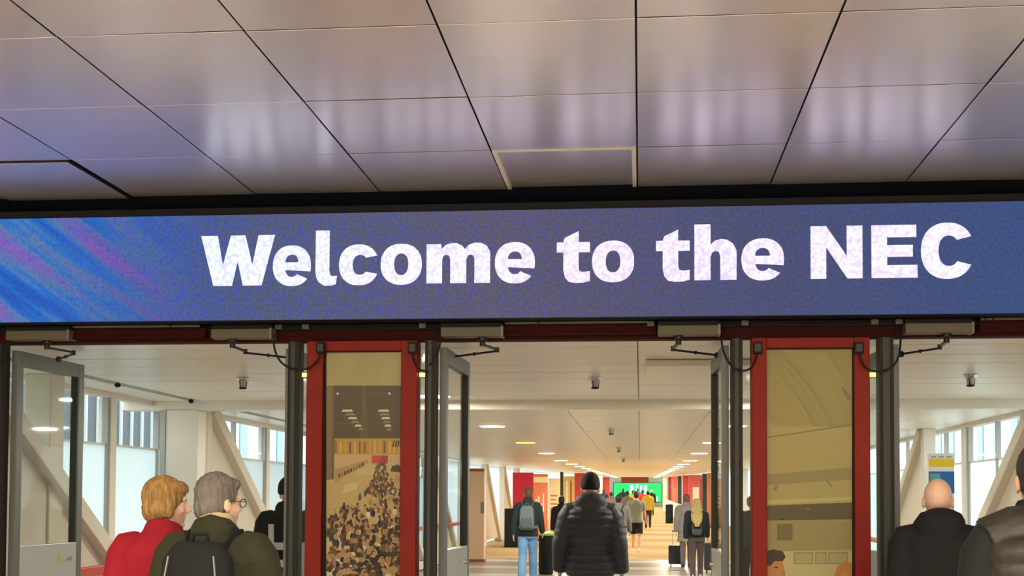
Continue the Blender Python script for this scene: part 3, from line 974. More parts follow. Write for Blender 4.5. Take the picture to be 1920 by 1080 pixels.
# ------------------------------------------------------------------ corridor side walls: glazing, columns, braces, rail
def side_wall(sgn, xg, xt, name, lbl):
    W = struct(empty(name, (xg, 0, 0)), lbl, 'wall')
    mod = 1.35
    n = 18
    y0 = 8.3
    ye = y0 + n * mod
    # long sill and head
    MB().box(-.06, .06, Y1, ye, 0, .12).obj('sill', m_white, W)
    MB().box(-.05, .05, Y1, ye, ZK - .05, ZK).obj('head', m_white, W)
    MB().box(-.012, .012, Y1, ye, 2.14, 2.16).obj('film_edge', m_white, W)
    mm = MB().box(-.03, .03, -.02, .02, .12, ZK - .05).mesh('mullion'); mm.materials.append(m_mull)
    mw_ = MB().box(-.08, .05, .02, .16, .12, ZK - .05).mesh('mullion'); mw_.materials.append(m_white)
    for k in range(n + 1):
        share('mullion', mm, W, (0, y0 + k * mod, 0))
        if k % 2:
            share('mullion', mw_, W, (0, y0 + k * mod, 0))
    return W, y0, mod, n, ye


for sgn, xg, xt, name, lbl in ((-1, XL, -5.02, 'wall_left', 'glazed corridor side with frosted lower panes and cream steel bracing, beside the red coat'), (1, XR, 4.14, 'wall_right', 'glazed corridor side with frosted lower panes and cream steel bracing, beside the bald man')):
    W, y0, mod, n, ye = side_wall(sgn, xg, xt, name, lbl)
    pu = MB().box(-.006, .006, .02, mod - .02, 2.16, ZK - .05).mesh('clear_pane'); pu.materials.append(m_glass)
    pl = MB().box(-.008, .008, .025, mod - .025, .12, 2.14).mesh('frosted_pane'); pl.materials.append(m_frost)
    for k in range(n):
        share('clear_pane', pu, W, (0, y0 + k * mod, 0))
        share('frosted_pane', pl, W, (0, y0 + k * mod, 0))
    # far stretch, too distant to tell panes apart
    far = MB().add([(0, ye, 0), (0, RAMP0, 0), (0, YEND, fz(YEND)), (0, YEND, fz(YEND) + ZK), (0, RAMP0, ZK), (0, ye, ZK)], [(0, 1, 4, 5), (1, 2, 3, 4)])
    far.obj('far_glazing', m_frost, W)
    # steel: columns, diagonal braces, bottom chord
    off = xt - xg
    nodes = [8.95 + 5.35 * k for k in range(0, 9)] if sgn < 0 else [8.2 + 5.4 * k for k in range(0, 9)]
    for k, yn in enumerate(nodes):
        zf = fz(yn)
        MB().box(off - .09, off + .09, yn - .09, yn + .09, zf, ZK + zf).obj('column', m_steel, W, bevel=.01)
        tri = [(yn + .09, ZK - .12 + zf), (yn + .09, .2 + zf), (yn + 4.1, .2 + zf)]
        MB().add([(off + o_, a_, b_) for o_ in (-.02, .02) for a_, b_ in tri], [(0, 1, 2), (5, 4, 3), (0, 3, 4, 1), (1, 4, 5, 2), (2, 5, 3, 0)]).obj('infill_panel', m_steel, W)
        yb = yn + 4.35
        MB().bar((off, yn + .1, ZK - .02 + zf), (off, yb, .05 + fz(yb)), .16, .24, (1, 0, 0)).obj('diagonal_brace', m_steel, W, bevel=.01)
    MB().box(off - .1, off + .1, Y1 + .05, RAMP0, .02, .2).obj('bottom_chord', m_steel, W, bevel=.01)
    # red handrail on brackets
    xr = (xt - xg) - sgn * .22
    MB().bar((xr, Y1 + .4, .97), (xr, RAMP0, .97), .05, .085).obj('handrail', m_rail, W, bevel=.01)
    for k in range(10):
        yb = 9.2 + 2.7 * k
        MB().bar((xr, yb, .94), (off, yb, .90), .03, .03).obj('rail_bracket', m_chrome, W)

WLft = bpy.data.objects['wall_left.001'] if 'wall_left.001' in bpy.data.objects else bpy.data.objects['wall_left']
# portal column under the cross beam, with its dark edge, and the pale column before it
MB().box(-5.14 - XL, -4.78 - XL, YB - .02, YB + .24, 0, ZK - .10).obj('portal_column', m_cwhite, WLft, bevel=.006)
MB().box(-5.20 - XL, -5.14 - XL, YB - .03, YB + .1, 0, ZK - .10).obj('edge_trim', m_mull, WLft)
MB().box(.12, .36, 10.40, 10.66, 0, ZK).obj('column', m_steel, WLft, bevel=.01)

struct(MB().box(XL - .3, XR + .3, YEND, YEND + .2, 0, 6).obj('wall_end', m_white), 'pale wall closing the far end of the corridor', 'wall')

# ------------------------------------------------------------------ outside
m_clad = mat('slate_cladding', srgb(78, 92, 100), .6, var=.06)
m_rib = mat('white_rib', srgb(230, 236, 236), .5)
b1 = tag(empty('clad_building', (-12.2, 0, -6)), 'slate grey ribbed building outside the glazing by the red coat', 'building')
MB().box(-6, 0, 14, 34, 0, 14).obj('wall', m_clad, b1)
rb = MB().box(0, .06, -.025, .025, 0, 14).mesh('rib'); rb.materials.append(m_rib)
for k in range(31):
    share('rib', rb, b1, (0, 14.3 + k * .64, 0))
MB().box(-6.1, .12, 13.9, 34.1, 14, 14.3).obj('parapet', m_rib, b1)
b2 = tag(empty('pale_backdrop', (16, 0, -6)), 'added pale block with tall blue strips standing in for clear slots in the glazing by the bald man', 'building')
MB().box(0, 6, 30, 76, 0, 15).obj('wall', mat('pale_render', srgb(226, 232, 232), .7), b2)
wb = MB().box(-.05, 0, -.5, .5, 7, 13.2).mesh('window'); wb.materials.append(mat('blue_slot', srgb(108, 160, 178), .25))  # blue strips stand in for clear slots in the upper glazing film
for k in range(16):
    share('window', wb, b2, (0, 31.5 + k * 2.8, 0))
b3 = tag(empty('pale_backdrop', (-17, 0, -6)), 'added pale block with tall blue strips standing in for clear slots beyond the slate ribbed building', 'building')
MB().box(-6, 0, 38, 80, 0, 15).obj('wall', MATS['pale_render'], b3)  # added block, carrying the slot strips of the opposite glazing
for k in range(14):
    share('window', wb, b3, (.05, 39.5 + k * 2.8, 0))
struct(MB().box(-150, 150, -40, 260, -6.4, -6).obj('ground', mat('outside_paving', srgb(176, 176, 172), .9)), 'pale paving outside and below the corridor', 'ground')

# ------------------------------------------------------------------ people
m_eye = mat('eye_white', (.8, .78, .74), .2)
m_iris = mat('iris', (.05, .03, .02), .2)
m_gls = mat('spectacle_frame', (.03, .03, .03), .3)
fab = lambda n, c, b=.35, v=.08, r=.85, sc=18: mat(n, srgb(*c), r, bump=b, bscale=sc, var=v, vscale=5)
skin_l = mat('skin_light', srgb(226, 176, 148), .5, var=.05, vscale=12)
skin_p = mat('skin_pink', srgb(238, 198, 172), .45, var=.05, vscale=12)


def lerp_rings(rs, dz):
    rs = sorted(rs)
    a = np.array(rs, float)
    z = np.arange(a[0, 0], a[-1, 0] + dz / 2, dz)
    return [tuple([q] + [float(np.interp(q, a[:, 0], a[:, k])) for k in range(1, 5)]) for q in z]


TOR = [(.80, 0, 0, .165, .115), (.90, 0, -.005, .17, .122), (.98, 0, 0, .162, .11), (1.07, 0, .005, .146, .10), (1.16, 0, .005, .15, .102), (1.28, 0, 0, .172, .115), (1.37, 0, -.01, .185, .112), (1.43, 0, -.012, .165, .098), (1.47, 0, -.015, .115, .08), (1.50, 0, -.015, .07, .065)]


def leg_joints(sd, swing, flex, splay=.0):
    h = Vector((.088 * sd, 0, .90))
    th, sh = .43, .41
    a = math.radians(swing)
    k = h + Vector((splay * sd * .5, math.sin(a) * th, -math.cos(a) * th))
    b = math.radians(swing - flex)
    n = k + Vector((splay * sd * .5, math.sin(b) * sh, -math.cos(b) * sh))
    return h, k, n, b


def arm_joints(sd, swing, abd, flex, infl=0):
    s = Vector((.185 * sd, -.01, 1.405))
    a, c = math.radians(swing), math.radians(abd)
    d = Vector((sd * math.sin(c), math.sin(a) * math.cos(c), -math.cos(a) * math.cos(c)))
    e = s + d * .285
    a2 = math.radians(swing + flex)
    c2 = math.radians(abd - infl)
    d2 = Vector((sd * math.sin(c2), math.sin(a2) * math.cos(c2), -math.cos(a2) * math.cos(c2)))
    wv_ = e + d2 * .25
    return s, e, wv_, d2


def add_hand(b, wr, d, sd, curl=35):
    """palm and five curled fingers; d points along the forearm, palm faces the thigh"""
    d = d.normalized()
    pal = Vector((-sd, 0, 0)); pal = (pal - d * pal.dot(d)).normalized()      # palm normal
    ac = d.cross(pal).normalized()                                             # across the palm
    if ac.y < 0:
        ac = -ac                                                               # thumb side is forward
    b.tube([wr - d * .02, wr + d * .03, wr + d * .085], [(.022, .03), (.018, .038), (.015, .042)], 10, tuple(ac))
    for i, (o_, ln) in enumerate(((.033, .066), (.011, .075), (-.011, .07), (-.032, .055))):
        p = wr + d * .078 + ac * o_
        pts, dd = [p - d * .01], d.copy()
        for s_ in range(3):
            a = math.radians(curl * (.5 + .4 * s_))
            dd = (d * math.cos(a) + pal * math.sin(a)).normalized()
            p = p + dd * (ln * (.42, .32, .26)[s_])
            pts.append(p)
        b.tube(pts, [.0095, .0095, .0085, .007], 8)
    t0 = wr + d * .028 + ac * .032
    t1 = t0 + (d * .55 + ac * .7 + pal * .3).normalized() * .036
    t2 = t1 + (d * .85 + ac * .25 + pal * .4).normalized() * .03
    b.tube([t0 - ac * .012, t0, t1, t2], [.014, .013, .011, .008], 8)


def add_head(b, R, c):
    q = lambda v: c + R @ Vector(v)
    ell = lambda v, r: b.ball(q(v), r, 16, 11, R)
    ell((0, -.012, .022), (.076, .096, .098))
    ell((0, .022, -.03), (.064, .074, .088))
    ell((0, .045, -.07), (.046, .046, .045))
    ell((0, .078, -.1), (.022, .02, .018))
    ell((0, .083, .028), (.05, .014, .012))                      # brow
    for s in (-1, 1):
        ell((s * .036, .062, -.03), (.024, .024, .022))            # cheek
        ell((s * .0775, -.008, -.018), (.009, .02, .032))          # ear
        ell((s * .08, -.016, -.004), (.008, .013, .018))
    b.tube([q((0, .086, .022)), q((0, .104, -.012)), q((0, .113, -.028)), q((0, .094, -.038))], [.009, .012, .0145, .012], 10)   # nose
    ell((0, .091, -.062), (.021, .009, .006))
    ell((0, .089, -.073), (.019, .009, .006))
    b.tube([q((0, -.02, -.06)), c + Vector((0, -.03, -.14)), c + Vector((0, -.02, -.21))], [.056, .056, .068], 14)


def hair_bump(amp, fq, ax):
    def f(co):
        a = np.arctan2(co[:, 0] - ax[0], co[:, 1] - ax[1])
        return amp * (np.sin(a * fq + 3 * np.sin(co[:, 2] * 22)) * .6 + np.sin(a * fq * 2.3 + co[:, 2] * 31) * .4)
    return f


def person(label, px, y, H, rz=0, head=(0, 0), legs=((18, 6), (-16, 14)), arms=((-12, 8, 14, 4), (14, 8, 16, 4)), skin=None, voxel=.012, top=None, trousers=None, shoes=None, hair=None, group=None, x=None, eyes=False, glasses=False, lean=0, extra=None):
    sc = H / 1.75
    xx = P(px, 937, y=y).x if x is None else x
    root = empty('person', (xx, y, fz(y)), math.radians(rz))
    tag(root, label, 'person', group)
    kids = []
    skin = skin or skin_l
    LJ = [leg_joints(s, *legs[i]) for i, s in enumerate((-1, 1))]
    AJ = [arm_joints(s, *arms[i]) for i, s in enumerate((-1, 1))]
    low = min(j[2].z for j in LJ) - .075
    hc_ = Vector((0, .03, 1.63))
    R = Matrix.Rotation(math.radians(head[0]), 3, 'Z') @ Matrix.Rotation(math.radians(head[1]), 3, 'X')
    b = MB()
    b.rings(TOR, 18)
    add_head(b, R, hc_)
    for i, sd in enumerate((-1, 1)):
        s, e, wr, d2 = AJ[i]
        b.tube([s + Vector((-sd * .06, 0, .02)), s, (s + e) / 2, e, (e * .6 + wr * .4), wr], [.05, .052, .045, .038, .036, .024], 12)
        add_hand(b, wr, d2, sd)
        h, k, n, an = LJ[i]
        b.tube([h + Vector((0, 0, .05)), h, (h + k) / 2, k, k * .65 + n * .35, n, n + Vector((0, 0, -.03))], [.085, .088, .072, .052, .054, .034, .036], 14)
    kids.append(b.blob('body', skin, root, voxel * (.75 if voxel < .013 else 1), 2))
    # trousers or shorts
    tr = trousers
    b = MB()
    wst = tr.get('waist', 1.03)
    pel = [(z, cx, cy, rx + .012, ry + .014) for z, cx, cy, rx, ry in TOR if z <= wst]
    b.rings(pel + [(wst, 0, 0, .165, .116)], 20)
    ease = tr.get('ease', 0.0)
    for i, sd in enumerate((-1, 1)):
        h, k, n, an = LJ[i]
        if tr.get('short'):
            b.tube([h + Vector((0, 0, .05)), h, (h + k) / 2, h * .12 + k * .88], [.1, .108, .105, .104], 16)
        else:
            b.tube([h + Vector((0, 0, .05)), h, (h + k) / 2, k, k * .65 + n * .35, n + Vector((0, 0, .02)), n + Vector((0, -.004, -.035))], [.098, .103, .088 + ease * .4, .067 + ease * .7, .066 + ease * .8, .056 + ease, .06 + ease * 1.2], 16)
    kids.append(b.blob('shorts' if tr.get('short') else 'trousers', tr['m'], root, voxel, 3))
    # shoes
    for i, sd in enumerate((-1, 1)):
        h, k, n, an = LJ[i]
        up = max(0.0, (n.z - .075) - low)
        tilt = -min(.6, max(0, up * 3)) if n.y < 0 else min(.3, up * 2)
        Rf = Matrix.Rotation(tilt, 3, 'X')
        b = MB()
        b.ball((0, -.02, -.02), (.04, .055, .05), 12, 8).ball((0, .07, -.04), (.046, .11, .032), 14, 8).ball((0, .13, -.045), (.046, .06, .026), 12, 8)
        b.rings([(-.075, 0, .05, .043, .135), (-.055, 0, .05, .045, .138)], 18)
        b.v = [tuple(n + Rf @ Vector(v)) for v in b.v]
        kids.append(b.blob('shoe', shoes, root, max(.009, voxel * .9), 1))
    # upper garment
    t = top
    puff = t.get('puff', .022)
    hem = t.get('hem', .84)

    def grow(rs, g, qp=None, qa=.012):
        out = []
        for z, cx, cy, rx, ry in rs:
            q = 0
            if qp:
                q = qa * (abs(math.sin(math.pi * z / qp)) ** .6 - .6)
            f = 1.0 if z < 1.40 else max(.25, 1 - (z - 1.40) * 6)
            out.append((z, cx, cy, rx + (g + q) * f, ry + (g * 1.15 + q) * f))
        return out

    prof = [r for r in TOR if r[0] > hem + .02] + [(hem, 0, 0, .168 + t.get('flare', 0), .118 + t.get('flare', 0))]
    prof = grow(lerp_rings(prof, .01), puff, t.get('quilt'), t.get('qamp', .012))
    b = MB()
    b.rings(prof, 26)
    if t.get('sleeve', 1) > 0:
        for i, sd in enumerate((-1, 1)):
            s, e, wr, d2 = AJ[i]
            pts = [s + Vector((-sd * .07, 0, .015)), s]
            rad = [.062 + puff * .6, .064 + puff * .7]
            end = wr if t.get('sleeve', 1) >= 1 else s.lerp(e, .75)
            ks = [s.lerp(e, u) for u in np.linspace(.08, 1, 14)] + [e.lerp(wr, u) for u in np.linspace(.07, 1.04, 14)] if t.get('sleeve', 1) >= 1 else [s.lerp(e, u) for u in np.linspace(.08, .75, 8)]
            for j, q in enumerate(ks):
                u = j / (len(ks) - 1)
                r = (.062 - .022 * u) + puff * (.8 - .25 * u)
                if t.get('quilt'):
                    r += .008 * (abs(math.sin(math.pi * u * 8)) ** .6 - .6)
                pts.append(q); rad.append(r)
            b.tube(pts, rad, 16)
    if t.get('collar', 1):
        ch_ = t.get('collar_h', .07)
        b.tube([(0, -.02, 1.45), (0, -.012, 1.47 + ch_ * .5), (0, -.0, 1.47 + ch_)], [(.105 + puff * .5, .09 + puff * .5), (.085 + puff * .4, .08 + puff * .4), (.076 + puff * .5, .076 + puff * .5)], 18)
    if t.get('hood'):
        g = t['hood']
        b.ball((0, -.075, 1.50), (.125 * g, .075 * g, .085 * g), 18, 12)
        b.ball((0, -.10, 1.45), (.10 * g, .055 * g, .09 * g), 18, 12)
        b.tube([(-.10 * g, .03, 1.49), (-.085 * g, -.06, 1.535), (0, -.10, 1.555), (.085 * g, -.06, 1.535), (.10 * g, .03, 1.49)], [.03 * g] * 5, 12)
    kids.append(b.blob(t.get('name', 'jacket'), t['m'], root, voxel, 2))
    if extra:
        kids += extra(root, prof, AJ) or []
    # hair or hat
    hk = hair['k']
    q = lambda v: hc_ + R @ Vector(v)
    if hk != 'none':
        b = MB()
        if hk == 'hat':
            b.ball(q((0, -.012, .045)), (.088, .108, .10), 20, 14, R)
            b.tube([q((0, -.012, -.005)), q((0, -.012, .04))], [(.087, .106), (.09, .109)], 22, tuple(R @ Vector((0, -1, 0))))
        elif hk == 'short':
            b.ball(q((0, -.022, .036)), (.083, .098, .096), 20, 14, R)
            b.ball(q((0, -.045, -.012)), (.077, .068, .075), 18, 12, R)
        elif hk == 'bob':
            b.ball(q((0, -.020, .034)), (.092, .104, .104), 22, 14, R)
            b.ball(q((0, -.040, -.025)), (.094, .078, .085), 20, 12, R)
            b.ball(q((0, .058, .075)), (.062, .042, .038), 14, 10, R)
            for s in (-1, 1):
                b.ball(q((s * .070, .0, -.01)), (.026, .04, .07), 12, 10, R)
        elif hk == 'full':
            b.ball(q((0, -.024, .036)), (.087, .102, .102), 22, 14, R)
            b.ball(q((0, -.052, -.022)), (.082, .068, .082), 20, 12, R)
            b.ball(q((0, .055, .082)), (.058, .038, .032), 14, 10, R)
        elif hk == 'long':
            b.ball(q((0, -.022, .036)), (.09, .102, .1), 20, 14, R)
            b.tube([q((0, -.03, .02)), q((0, -.065, -.07)), hc_ + Vector((0, -.14, -.2)), hc_ + Vector((0, -.20, -.34)), hc_ + Vector((.01, -.25, -.50))], [(.09, .08), (.11, .065), (.125, .06), (.12, .055), (.06, .03)], 18, (0, 1, 0))
        o = b.blob('hat' if hk == 'hat' else 'hair', hair['m'], root, min(voxel, .009), 2, None if (hk == 'hat' or voxel > .013) else hair_bump(hair.get('amp', .0018), 34, (hc_.x, hc_.y - .02)))
        kids.append(o)
    if eyes:
        for s in (-1, 1):
            b = MB(); b.ball(q((s * .031, .066, .002)), .0125, 12, 9)
            e_ = b.obj('eye', m_eye, root, True)
            MB().ball(q((s * .031, .0735, .002)), .006, 10, 7).obj('iris', m_iris, e_, True)
    if glasses:
        g = MB()
        for s in (-1, 1):
            g.tube([q((s * .034 + .025 * math.cos(a), .104, .0 + .019 * math.sin(a))) for a in np.linspace(0, 6.283, 14)], .0022, 6)
            g.tube([q((s * .058, .102, .006)), q((s * .076, .06, .006)), q((s * .084, -.005, .004)), q((s * .08, -.02, -.012))], .0022, 6)
        g.tube([q((-.01, .105, .004)), q((.01, .105, .004))], .002, 6)
        g.obj('glasses', m_gls, root, True)
    # sink so that the lowest sole meets the floor, then scale to height
    for o in root.children:
        o.location.z = -low
    root.scale = (sc, sc, sc)
    root['low'] = low
    return root, AJ, LJ, sc


def backpack(label, who, mats, size=(.30, .15, .46), z0=.98, yoff=-.145, strap=True, cat='backpack'):
    root = who[0]; sc = who[3]
    m1, m2, m3 = mats
    low = root['low']
    t = tag(empty('backpack', root.location, root.rotation_euler.z), label, cat)
    t.scale = (sc, sc, sc)
    w_, d_, h_ = size
    def put(b, name, m, vox=.011, parent=None):
        o = b.blob(name, m, parent or t, vox, 3)
        o.location.z = -low
        return o
    b = MB()
    b.rings([(z0, 0, yoff - d_ * .5, w_ * .42, d_ * .42), (z0 + .04, 0, yoff - d_ * .55, w_ * .5, d_ * .55), (z0 + h_ * .5, 0, yoff - d_ * .52, w_ * .5, d_ * .54), (z0 + h_ * .85, 0, yoff - d_ * .45, w_ * .46, d_ * .45), (z0 + h_, 0, yoff - d_ * .36, w_ * .3, d_ * .3)], 24, 3.2)
    put(b, 'main_bag', m1)
    b = MB()
    b.rings([(z0 + .03, 0, yoff - d_ * 1.02, w_ * .36, d_ * .2), (z0 + .07, 0, yoff - d_ * 1.05, w_ * .4, d_ * .24), (z0 + h_ * .42, 0, yoff - d_ * 1.02, w_ * .38, d_ * .22), (z0 + h_ * .5, 0, yoff - d_ * .98, w_ * .3, d_ * .14)], 22, 3.2)
    put(b, 'front_pocket', m2)
    b = MB().tube([(-.035, yoff - d_ * .3, z0 + h_ - .01), (-.03, yoff - d_ * .3, z0 + h_ + .03), (.03, yoff - d_ * .3, z0 + h_ + .03), (.035, yoff - d_ * .3, z0 + h_ - .01)], .009, 8)
    o = b.obj('carry_handle', m3, t, True); o.location.z = -low
    if strap:
        for s in (-1, 1):
            b = MB().tube([(s * .075, yoff - .005, z0 + h_ - .06), (s * .095, -.12, 1.44), (s * .105, -.06, 1.475), (s * .108, .02, 1.475), (s * .108, .09, 1.42), (s * .115, .15, 1.30), (s * .135, .145, 1.16), (s * .175, .06, 1.06), (s * .15, -.10, 1.02), (s * .13, yoff - .02, z0 + .05)], [(.036, .010)] * 10, 10, (1, 0, 0))
            o = b.obj('strap', m3, t, True); o.location.z = -low
    for s in (-1, 1):
        b = MB().tube([(s * w_ * .3, yoff - d_ * 1.02, z0 + h_ * .88), (s * w_ * .36, yoff - d_ * 1.12, z0 + h_ * .6), (s * w_ * .38, yoff - d_ * 1.2, z0 + h_ * .3)], .004, 6)
        o = b.obj('zip', mat('zip_grey', srgb(150, 150, 148), .4, .3), t); o.location.z = -low
    return t


def suitcase(label, x, y, m, h=.55, w_=.38, d=.24, cat='suitcase'):
    z = fz(y)
    t = tag(empty('suitcase', (x, y, z)), label, cat)
    MB().box(-w_ / 2, w_ / 2, -d / 2, d / 2, .06, .06 + h).obj('shell', m, t, bevel=.03)
    for k in range(4):
        MB().box(-w_ / 2 + .05 + k * (w_ - .12) / 3, -w_ / 2 + .07 + k * (w_ - .12) / 3, -d / 2 - .006, d / 2 + .006, .1, .02 + h).obj('rib', m, t)
    for sx_ in (-1, 1):
        for sy in (-1, 1):
            MB().tube([(sx_ * (w_ / 2 - .06) - .012, sy * (d / 2 - .05), .03), (sx_ * (w_ / 2 - .06) + .012, sy * (d / 2 - .05), .03)], .03, 12).obj('wheel', m_black, t)
        MB().tube([(sx_ * .09, d / 2 - .04, .06 + h), (sx_ * .09, d / 2 - .04, .40 + h)], .008, 8).obj('handle_rod', m_chrome, t)
    MB().tube([(-.1, d / 2 - .04, .40 + h), (.1, d / 2 - .04, .40 + h)], .014, 8).obj('handle', m_black, t)
    return t


c_red = fab('red_coat', (156, 7, 35), .4)
c_olive = fab('olive_coat', (46, 48, 24), .5)
c_black = fab('black_cloth', (15, 17, 20), .4)
c_puff = mat('puffer_nylon', srgb(52, 54, 62), .62, bump=.3, bscale=30, var=.1)
c_dark = fab('dark_trousers', (34, 34, 38), .3)
c_jeans = fab('light_jeans', (112, 158, 206), .3, .12)
c_teal = fab('dark_teal_jacket', (38, 50, 56), .4)
c_gpack = fab('grey_pack', (104, 116, 124), .3)
c_gpack2 = fab('grey_pack_pocket', (82, 94, 102), .3)
c_tee = fab('grey_tee', (136, 138, 128), .3)
c_greyc = fab('grey_coat', (128, 122, 122), .4)
c_gtr = fab('grey_trousers', (98, 88, 92), .3)
c_vest = mat('vest_nylon', srgb(38, 36, 27), .5, bump=.25, bscale=26, var=.08)
c_yel = fab('yellow_top', (216, 178, 48), .3)
c_pink = fab('dusty_pink_top', (150, 120, 128), .3)
c_rtop = fab('bright_red_top', (206, 50, 50), .3)
c_shoe = mat('dark_shoe', (.03, .03, .032), .5)
c_wshoe = mat('white_shoe', srgb(226, 222, 216), .5)
c_beige = fab('beige_scarf', (196, 176, 140), .4)
c_refl = mat('reflective_tape', srgb(196, 198, 190), .35)
h_blond = mat('hair_auburn', srgb(176, 136, 78), .5, bump=.7, bscale=30, var=.45, vscale=9, stretch=(6, 6, 1))
h_grey = mat('hair_grey', srgb(118, 112, 104), .5, bump=.5, bscale=30, var=.35, vscale=9, stretch=(6, 6, 1))
h_pale = mat('hair_pale_blond', srgb(232, 206, 132), .45, bump=.5, bscale=30, var=.2, vscale=9, stretch=(6, 6, 1))
h_dark = mat('hair_dark', srgb(40, 32, 28), .5, bump=.4, bscale=30, var=.2, stretch=(6, 6, 1))
h_brown = mat('hair_brown', srgb(104, 78, 56), .5, bump=.4, bscale=30, var=.2, stretch=(6, 6, 1))


def extra_bands(m, zs, vert=True, wdt=.05):
    def f(root, prof, AJ):
        out = []
        for z in zs:
            rs = [r for r in prof if abs(r[0] - z) <= wdt / 2 + .006]
            b = MB().rings([(q[0], q[1], q[2], q[3] + .008, q[4] + .008) for q in rs], 30)
            out.append(b.obj('reflective_band', m, root, True))
        if vert:
            for s in (-1, 1):
                rs = [r for r in prof if zs[-1] <= r[0] <= 1.42]
                b = MB()
                pts = [(s * .10, r[2] - r[4] * .93 - .004, r[0]) for r in rs[::4]]
                b.tube(pts, [(.025, .006)] * len(pts), 8, (0, 1, 0))
                out.append(b.obj('reflective_strip', m, root, True))
        return out
    return f


def extra_vest(m):
    def f(root, prof, AJ):
        b = MB()
        rs = []
        for z, cx, cy, rx, ry in prof:
            if z > 1.45:
                continue
            q = .016 * (abs(math.sin(math.pi * z / .085)) ** .6 - .6)
            rs.append((z, cx, cy, rx + .016 + q, ry + .034 + q))
        b.rings(rs, 28)
        for s in (-1, 1):
            b.tube([(s * .02, -.02, 1.45), (s * .10, -.02, 1.44), (s * .19, -.012, 1.405)], [.10, .105, .10], 16)
        b.tube([(0, -.02, 1.43), (0, -.014, 1.50), (0, -.004, 1.545)], [(.13, .11), (.10, .095), (.094, .09)], 18)
        return [b.blob('padded_vest', m, root, .010, 2)]
    return f


def extra_print(m):
    def f(root, prof, AJ):
        s, e, wr, d2 = AJ[0]
        b = MB()
        rr_ = random.Random(5)
        for k in range(7):
            c = e.lerp(wr, -.25 + k * .13) + Vector((-.035, -.062, 0))
            b.tube([c + Vector((-.022, .012, -.012)), c + Vector((-.005, -.004, .016)), c + Vector((.004, -.004, -.012)), c + Vector((.026, .004, .014))], .0035, 6)
        return [b.obj('sleeve_print', m, root)]
    return f


def extra_scarf(m):
    def f(root, prof, AJ):
        b = MB().tube([(0, -.018, 1.50), (0, -.01, 1.54), (0, -.004, 1.575)], [(.088, .085), (.086, .083), (.075, .074)], 20)
        return [b.blob('collar', m, root, .009, 2)]
    return f


# pair beside the side glazing
person('person in a red coat with auburn bobbed hair, face turned aside', 309, 6.0, 1.725, 4, (-66, -4), skin=skin_p, voxel=.010, top=dict(m=c_red, puff=.03, hem=.62, flare=.03, name='coat', collar_h=.05), trousers=dict(m=c_dark), shoes=c_shoe, hair=dict(k='bob', m=h_blond, amp=.0045), eyes=True)
pg = person('person with grey hair and glasses in an olive coat wearing a black backpack', 408, 5.6, 1.735, 0, (-38, -3), arms=((-8, 14, 22, 6), (10, 14, 26, 6)), skin=skin_p, voxel=.010, top=dict(m=c_olive, puff=.042, hem=.72, flare=.02, name='coat', collar_h=.03, hood=.8), trousers=dict(m=c_dark), shoes=c_shoe, hair=dict(k='full', m=h_grey, amp=.004), eyes=True, glasses=True, extra=extra_scarf(c_beige))
backpack('black backpack worn over the olive coat', pg, (c_black, c_black, c_black), (.33, .16, .50), .96, -.175)
# security walker behind the post
person('person in a black jacket with pale reflective bands behind the door post', 541, 10.6, 1.80, 0, (-10, 0), voxel=.012, top=dict(m=c_black, puff=.03, hem=.76, hood=.75), trousers=dict(m=c_dark), shoes=c_shoe, hair=dict(k='hat', m=c_black), extra=extra_bands(c_refl, (1.20, 1.06)))
# jeans and grey backpack
pj = person('person in pale blue jeans and dark jacket with a grey backpack', 990, 25.6, 1.86, 0, (8, 0), legs=((-12, 14), (16, 4)), arms=((-14, 10, 16, 4), (14, 10, 18, 4)), voxel=.012, top=dict(m=c_teal, puff=.026, hem=.84, hood=.8), trousers=dict(m=c_jeans, ease=.018), shoes=c_wshoe, hair=dict(k='short', m=h_brown))
backpack('grey backpack on the person in pale blue jeans', pj, (c_gpack, c_gpack2, c_gpack), (.28, .16, .46), .96, -.135)
# central walker
person('person in a dark quilted puffer jacket and black beanie in the middle doorway', 1107, 12.2, 1.865, 2, (-4, 2), legs=((14, 4), (-12, 12)), arms=((-4, 15, 26, 12), (-8, 13, 20, 6)), voxel=.010, top=dict(m=c_puff, puff=.046, hem=.85, quilt=.066, qamp=.024, hood=1.12, collar_h=.10), trousers=dict(m=c_dark, ease=.01), shoes=c_shoe, hair=dict(k='hat', m=c_black), skin=skin_l)
# others along the corridor
person('person in a dark jacket half behind the puffer jacket walker', 1053, 32.5, 1.72, 8, (0, 0), voxel=.016, top=dict(m=c_black, puff=.03, hem=.80, hood=.9), trousers=dict(m=c_dark), shoes=c_shoe, hair=dict(k='short', m=h_dark))
pb_ = person('person in a grey jacket with a black round backpack and blue trousers', 1160, 29.5, 1.76, -3, (0, 0), voxel=.016, top=dict(m=c_greyc, puff=.03, hem=.84), trousers=dict(m=fab('blue_trousers', (96, 138, 160))), shoes=c_wshoe, hair=dict(k='short', m=h_dark))
backpack('black backpack on the person with blue trousers', pb_, (c_black, c_black, c_black), (.27, .14, .40), 1.0, -.135)
person('person in a grey tee and black shorts on the tan carpet', 1193, 39, 1.83, 0, (0, 0), legs=((12, 3), (-12, 8)), arms=((-8, 12, 20, 4), (8, 12, 16, 4)), voxel=.014, top=dict(m=c_tee, puff=.024, hem=.84, sleeve=.6, name='tee_shirt', collar=0), trousers=dict(m=c_black, short=True), shoes=c_wshoe, hair=dict(k='short', m=h_dark))
pw = person('person with long pale blond hair, dark jacket and grey trousers', 1306, 27.0, 1.66, 0, (0, 0), legs=((-10, 8), (14, 4)), voxel=.013, top=dict(m=c_teal, puff=.03, hem=.90), trousers=dict(m=c_gtr, ease=.004), shoes=c_wshoe, hair=dict(k='long', m=h_pale, amp=.004))
